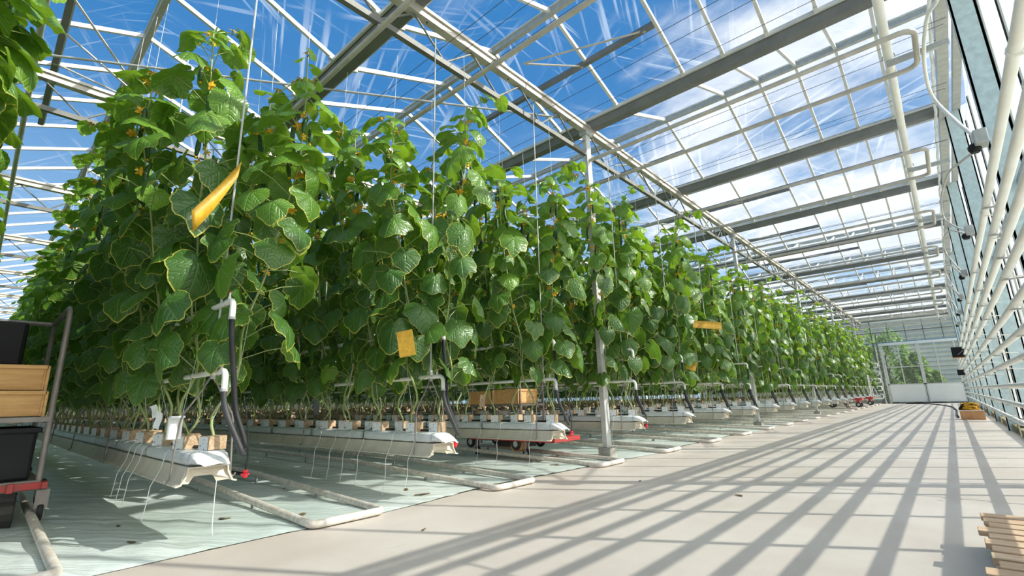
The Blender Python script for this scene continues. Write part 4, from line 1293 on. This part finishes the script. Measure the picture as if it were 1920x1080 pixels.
o = m.build('black_hose', smooth=True); tag(o, 'black hose lying on the floor from the orange box toward the far doors', 'hose')
# debris on the curb
m = mb('debris_brown')
for k in range(26):
    a = k * 2.4; r_ = .10 * math.sqrt(k / 26)
    m.box((-.03, -.02, 0), (.03, .02, .03), Matrix.Translation((r_ * math.cos(a) * .5, r_ * math.sin(a) * 2.2, .02 * (1 - r_ * 8) + .01)) @ Euler((k, k * 1.7, k * .6)).to_matrix().to_4x4())
o = m.build('moss_clump', loc=(.74, 11.2, .11)); tag(o, 'brown clump of dried moss on the curb by the right wall', 'moss clump', None, 'stuff')
# slatted pallet at the lower right
pa = empty('wooden_pallet', (.22, 2.75, 0)); tag(pa, 'slatted wooden pallet lying on the floor beside the wall pipes', 'pallet')
for k in range(12):
    yk = .545 - .108 * k
    m = mb('board_wood'); x0 = -.225 + (.004 * k - .012, .006, .02, -.018, .012, -.004)[k % 6] * (1 if k else 0)
    m.box((x0, yk - .042, .125), (.235, yk + .042, .147))
    o = bevel(m.build('slat', pa), .003); o.rotation_euler = (0.0, 0, 0)
for sx in (-.19, .19):
    m = mb('board_wood'); m.box((sx - .025, -.66, 0), (sx + .025, .56, .125)); bevel(m.build('stringer', pa), .003)
# dead leaves and scraps on the sheet and floor
SCR = [(-3.42, 1.62), (-3.75, 1.25), (-3.55, .72), (-4.1, .75), (-3.3, 2.55), (-3.6, 2.6), (-3.9, 3.3), (-2.2, 4.1), (-2.45, 1.9), (-1.3, 3.9), (-3.45, 4.5), (-4.6, 2.0)]
for i, (x, y) in enumerate(SCR):
    m = mb('debris_brown'); rg = np.random.default_rng(i)
    L = rg.uniform(.03, .08) * (.6 if x > -3 else 1)
    n = 9
    V = [(0, 0, .006)] + [(L * math.cos(2 * PI * q / n) * rg.uniform(.6, 1), L * .4 * math.sin(2 * PI * q / n) * rg.uniform(.5, 1), .003 + .006 * rg.random()) for q in range(n)]
    m.add(V, [(0, q + 1, (q + 1) % n + 1) for q in range(n)])
    o = m.build('dried_leaf', loc=(x, y, .012 if x < -3.1 else .001)); o.rotation_euler = (0, 0, rg.uniform(0, 3)); o.modifiers.new('t', 'SOLIDIFY').thickness = .002
    tag(o, ('small brown scrap on the concrete aisle' if x > -3.1 else 'dried brown leaf scrap on the white ground sheet'), 'leaf scrap', 'scraps on the concrete aisle' if x > -3.1 else 'dried scraps on the ground sheet')

# ================================================================== TREES OUTSIDE THE FAR DOORS
def tree(x, y, h, rad, seed, label):
    rg = np.random.default_rng(seed)
    root = empty('tree', (x, y, -.4)); tag(root, label, 'tree', 'trees outside the far wall')
    t = mb('bark'); t.tube([(0, 0, 0), (.05, .02, h * .4), (0, .05, h * .8)], [.14, .10, .04], 8)
    for k in range(5):
        a = k * 1.3; t.tube([(0, 0, h * (.3 + .08 * k)), (rad * .6 * math.cos(a), rad * .6 * math.sin(a), h * (.5 + .08 * k))], [.05, .02], 6)
    t.build('trunk', root)
    m = mb('tree_leaf')
    N = 2600
    u = rg.normal(size=(N, 3)); u /= np.linalg.norm(u, axis=1)[:, None]
    rr = rg.uniform(.55, 1, N) ** .5
    P = u * rr[:, None] * np.array((rad, rad, h * .48)) * (1 + .18 * np.sin(u[:, :1] * 7 + u[:, 2:3] * 5)) + np.array((0, 0, h * .56))
    for i in range(N):
        a, b = rg.uniform(0, 6.28, 2); L = rg.uniform(.07, .14)
        d1 = np.array((math.cos(a), math.sin(a), math.sin(b) * .8)); d2 = np.array((-math.sin(a), math.cos(a), math.cos(b) * .8))
        p = P[i]
        m.add([p - d1 * L, p - d2 * L * .5, p + d1 * L, p + d2 * L * .5], [(0, 1, 2, 3)], np.tile((rg.random(), rg.random(), .5, .5), (4, 1)))
    m.build('crown', root, attr=True)
tree(-2.75, 36.9, 4.6, 1.25, 1, 'tall green bush outside the left far door')
tree(-1.55, 37.2, 3.2, .75, 2, 'round green bush outside between the two far doors')
tree(-5.2, 39.0, 4.4, 1.5, 3, 'green tree outside the far wall left of the doors')
tree(-.75, 37.6, 2.1, .5, 4, 'low green bush outside the right far door')
tree(-9.0, 40.0, 4.5, 1.8, 5, 'wide green tree outside behind the far crop rows')
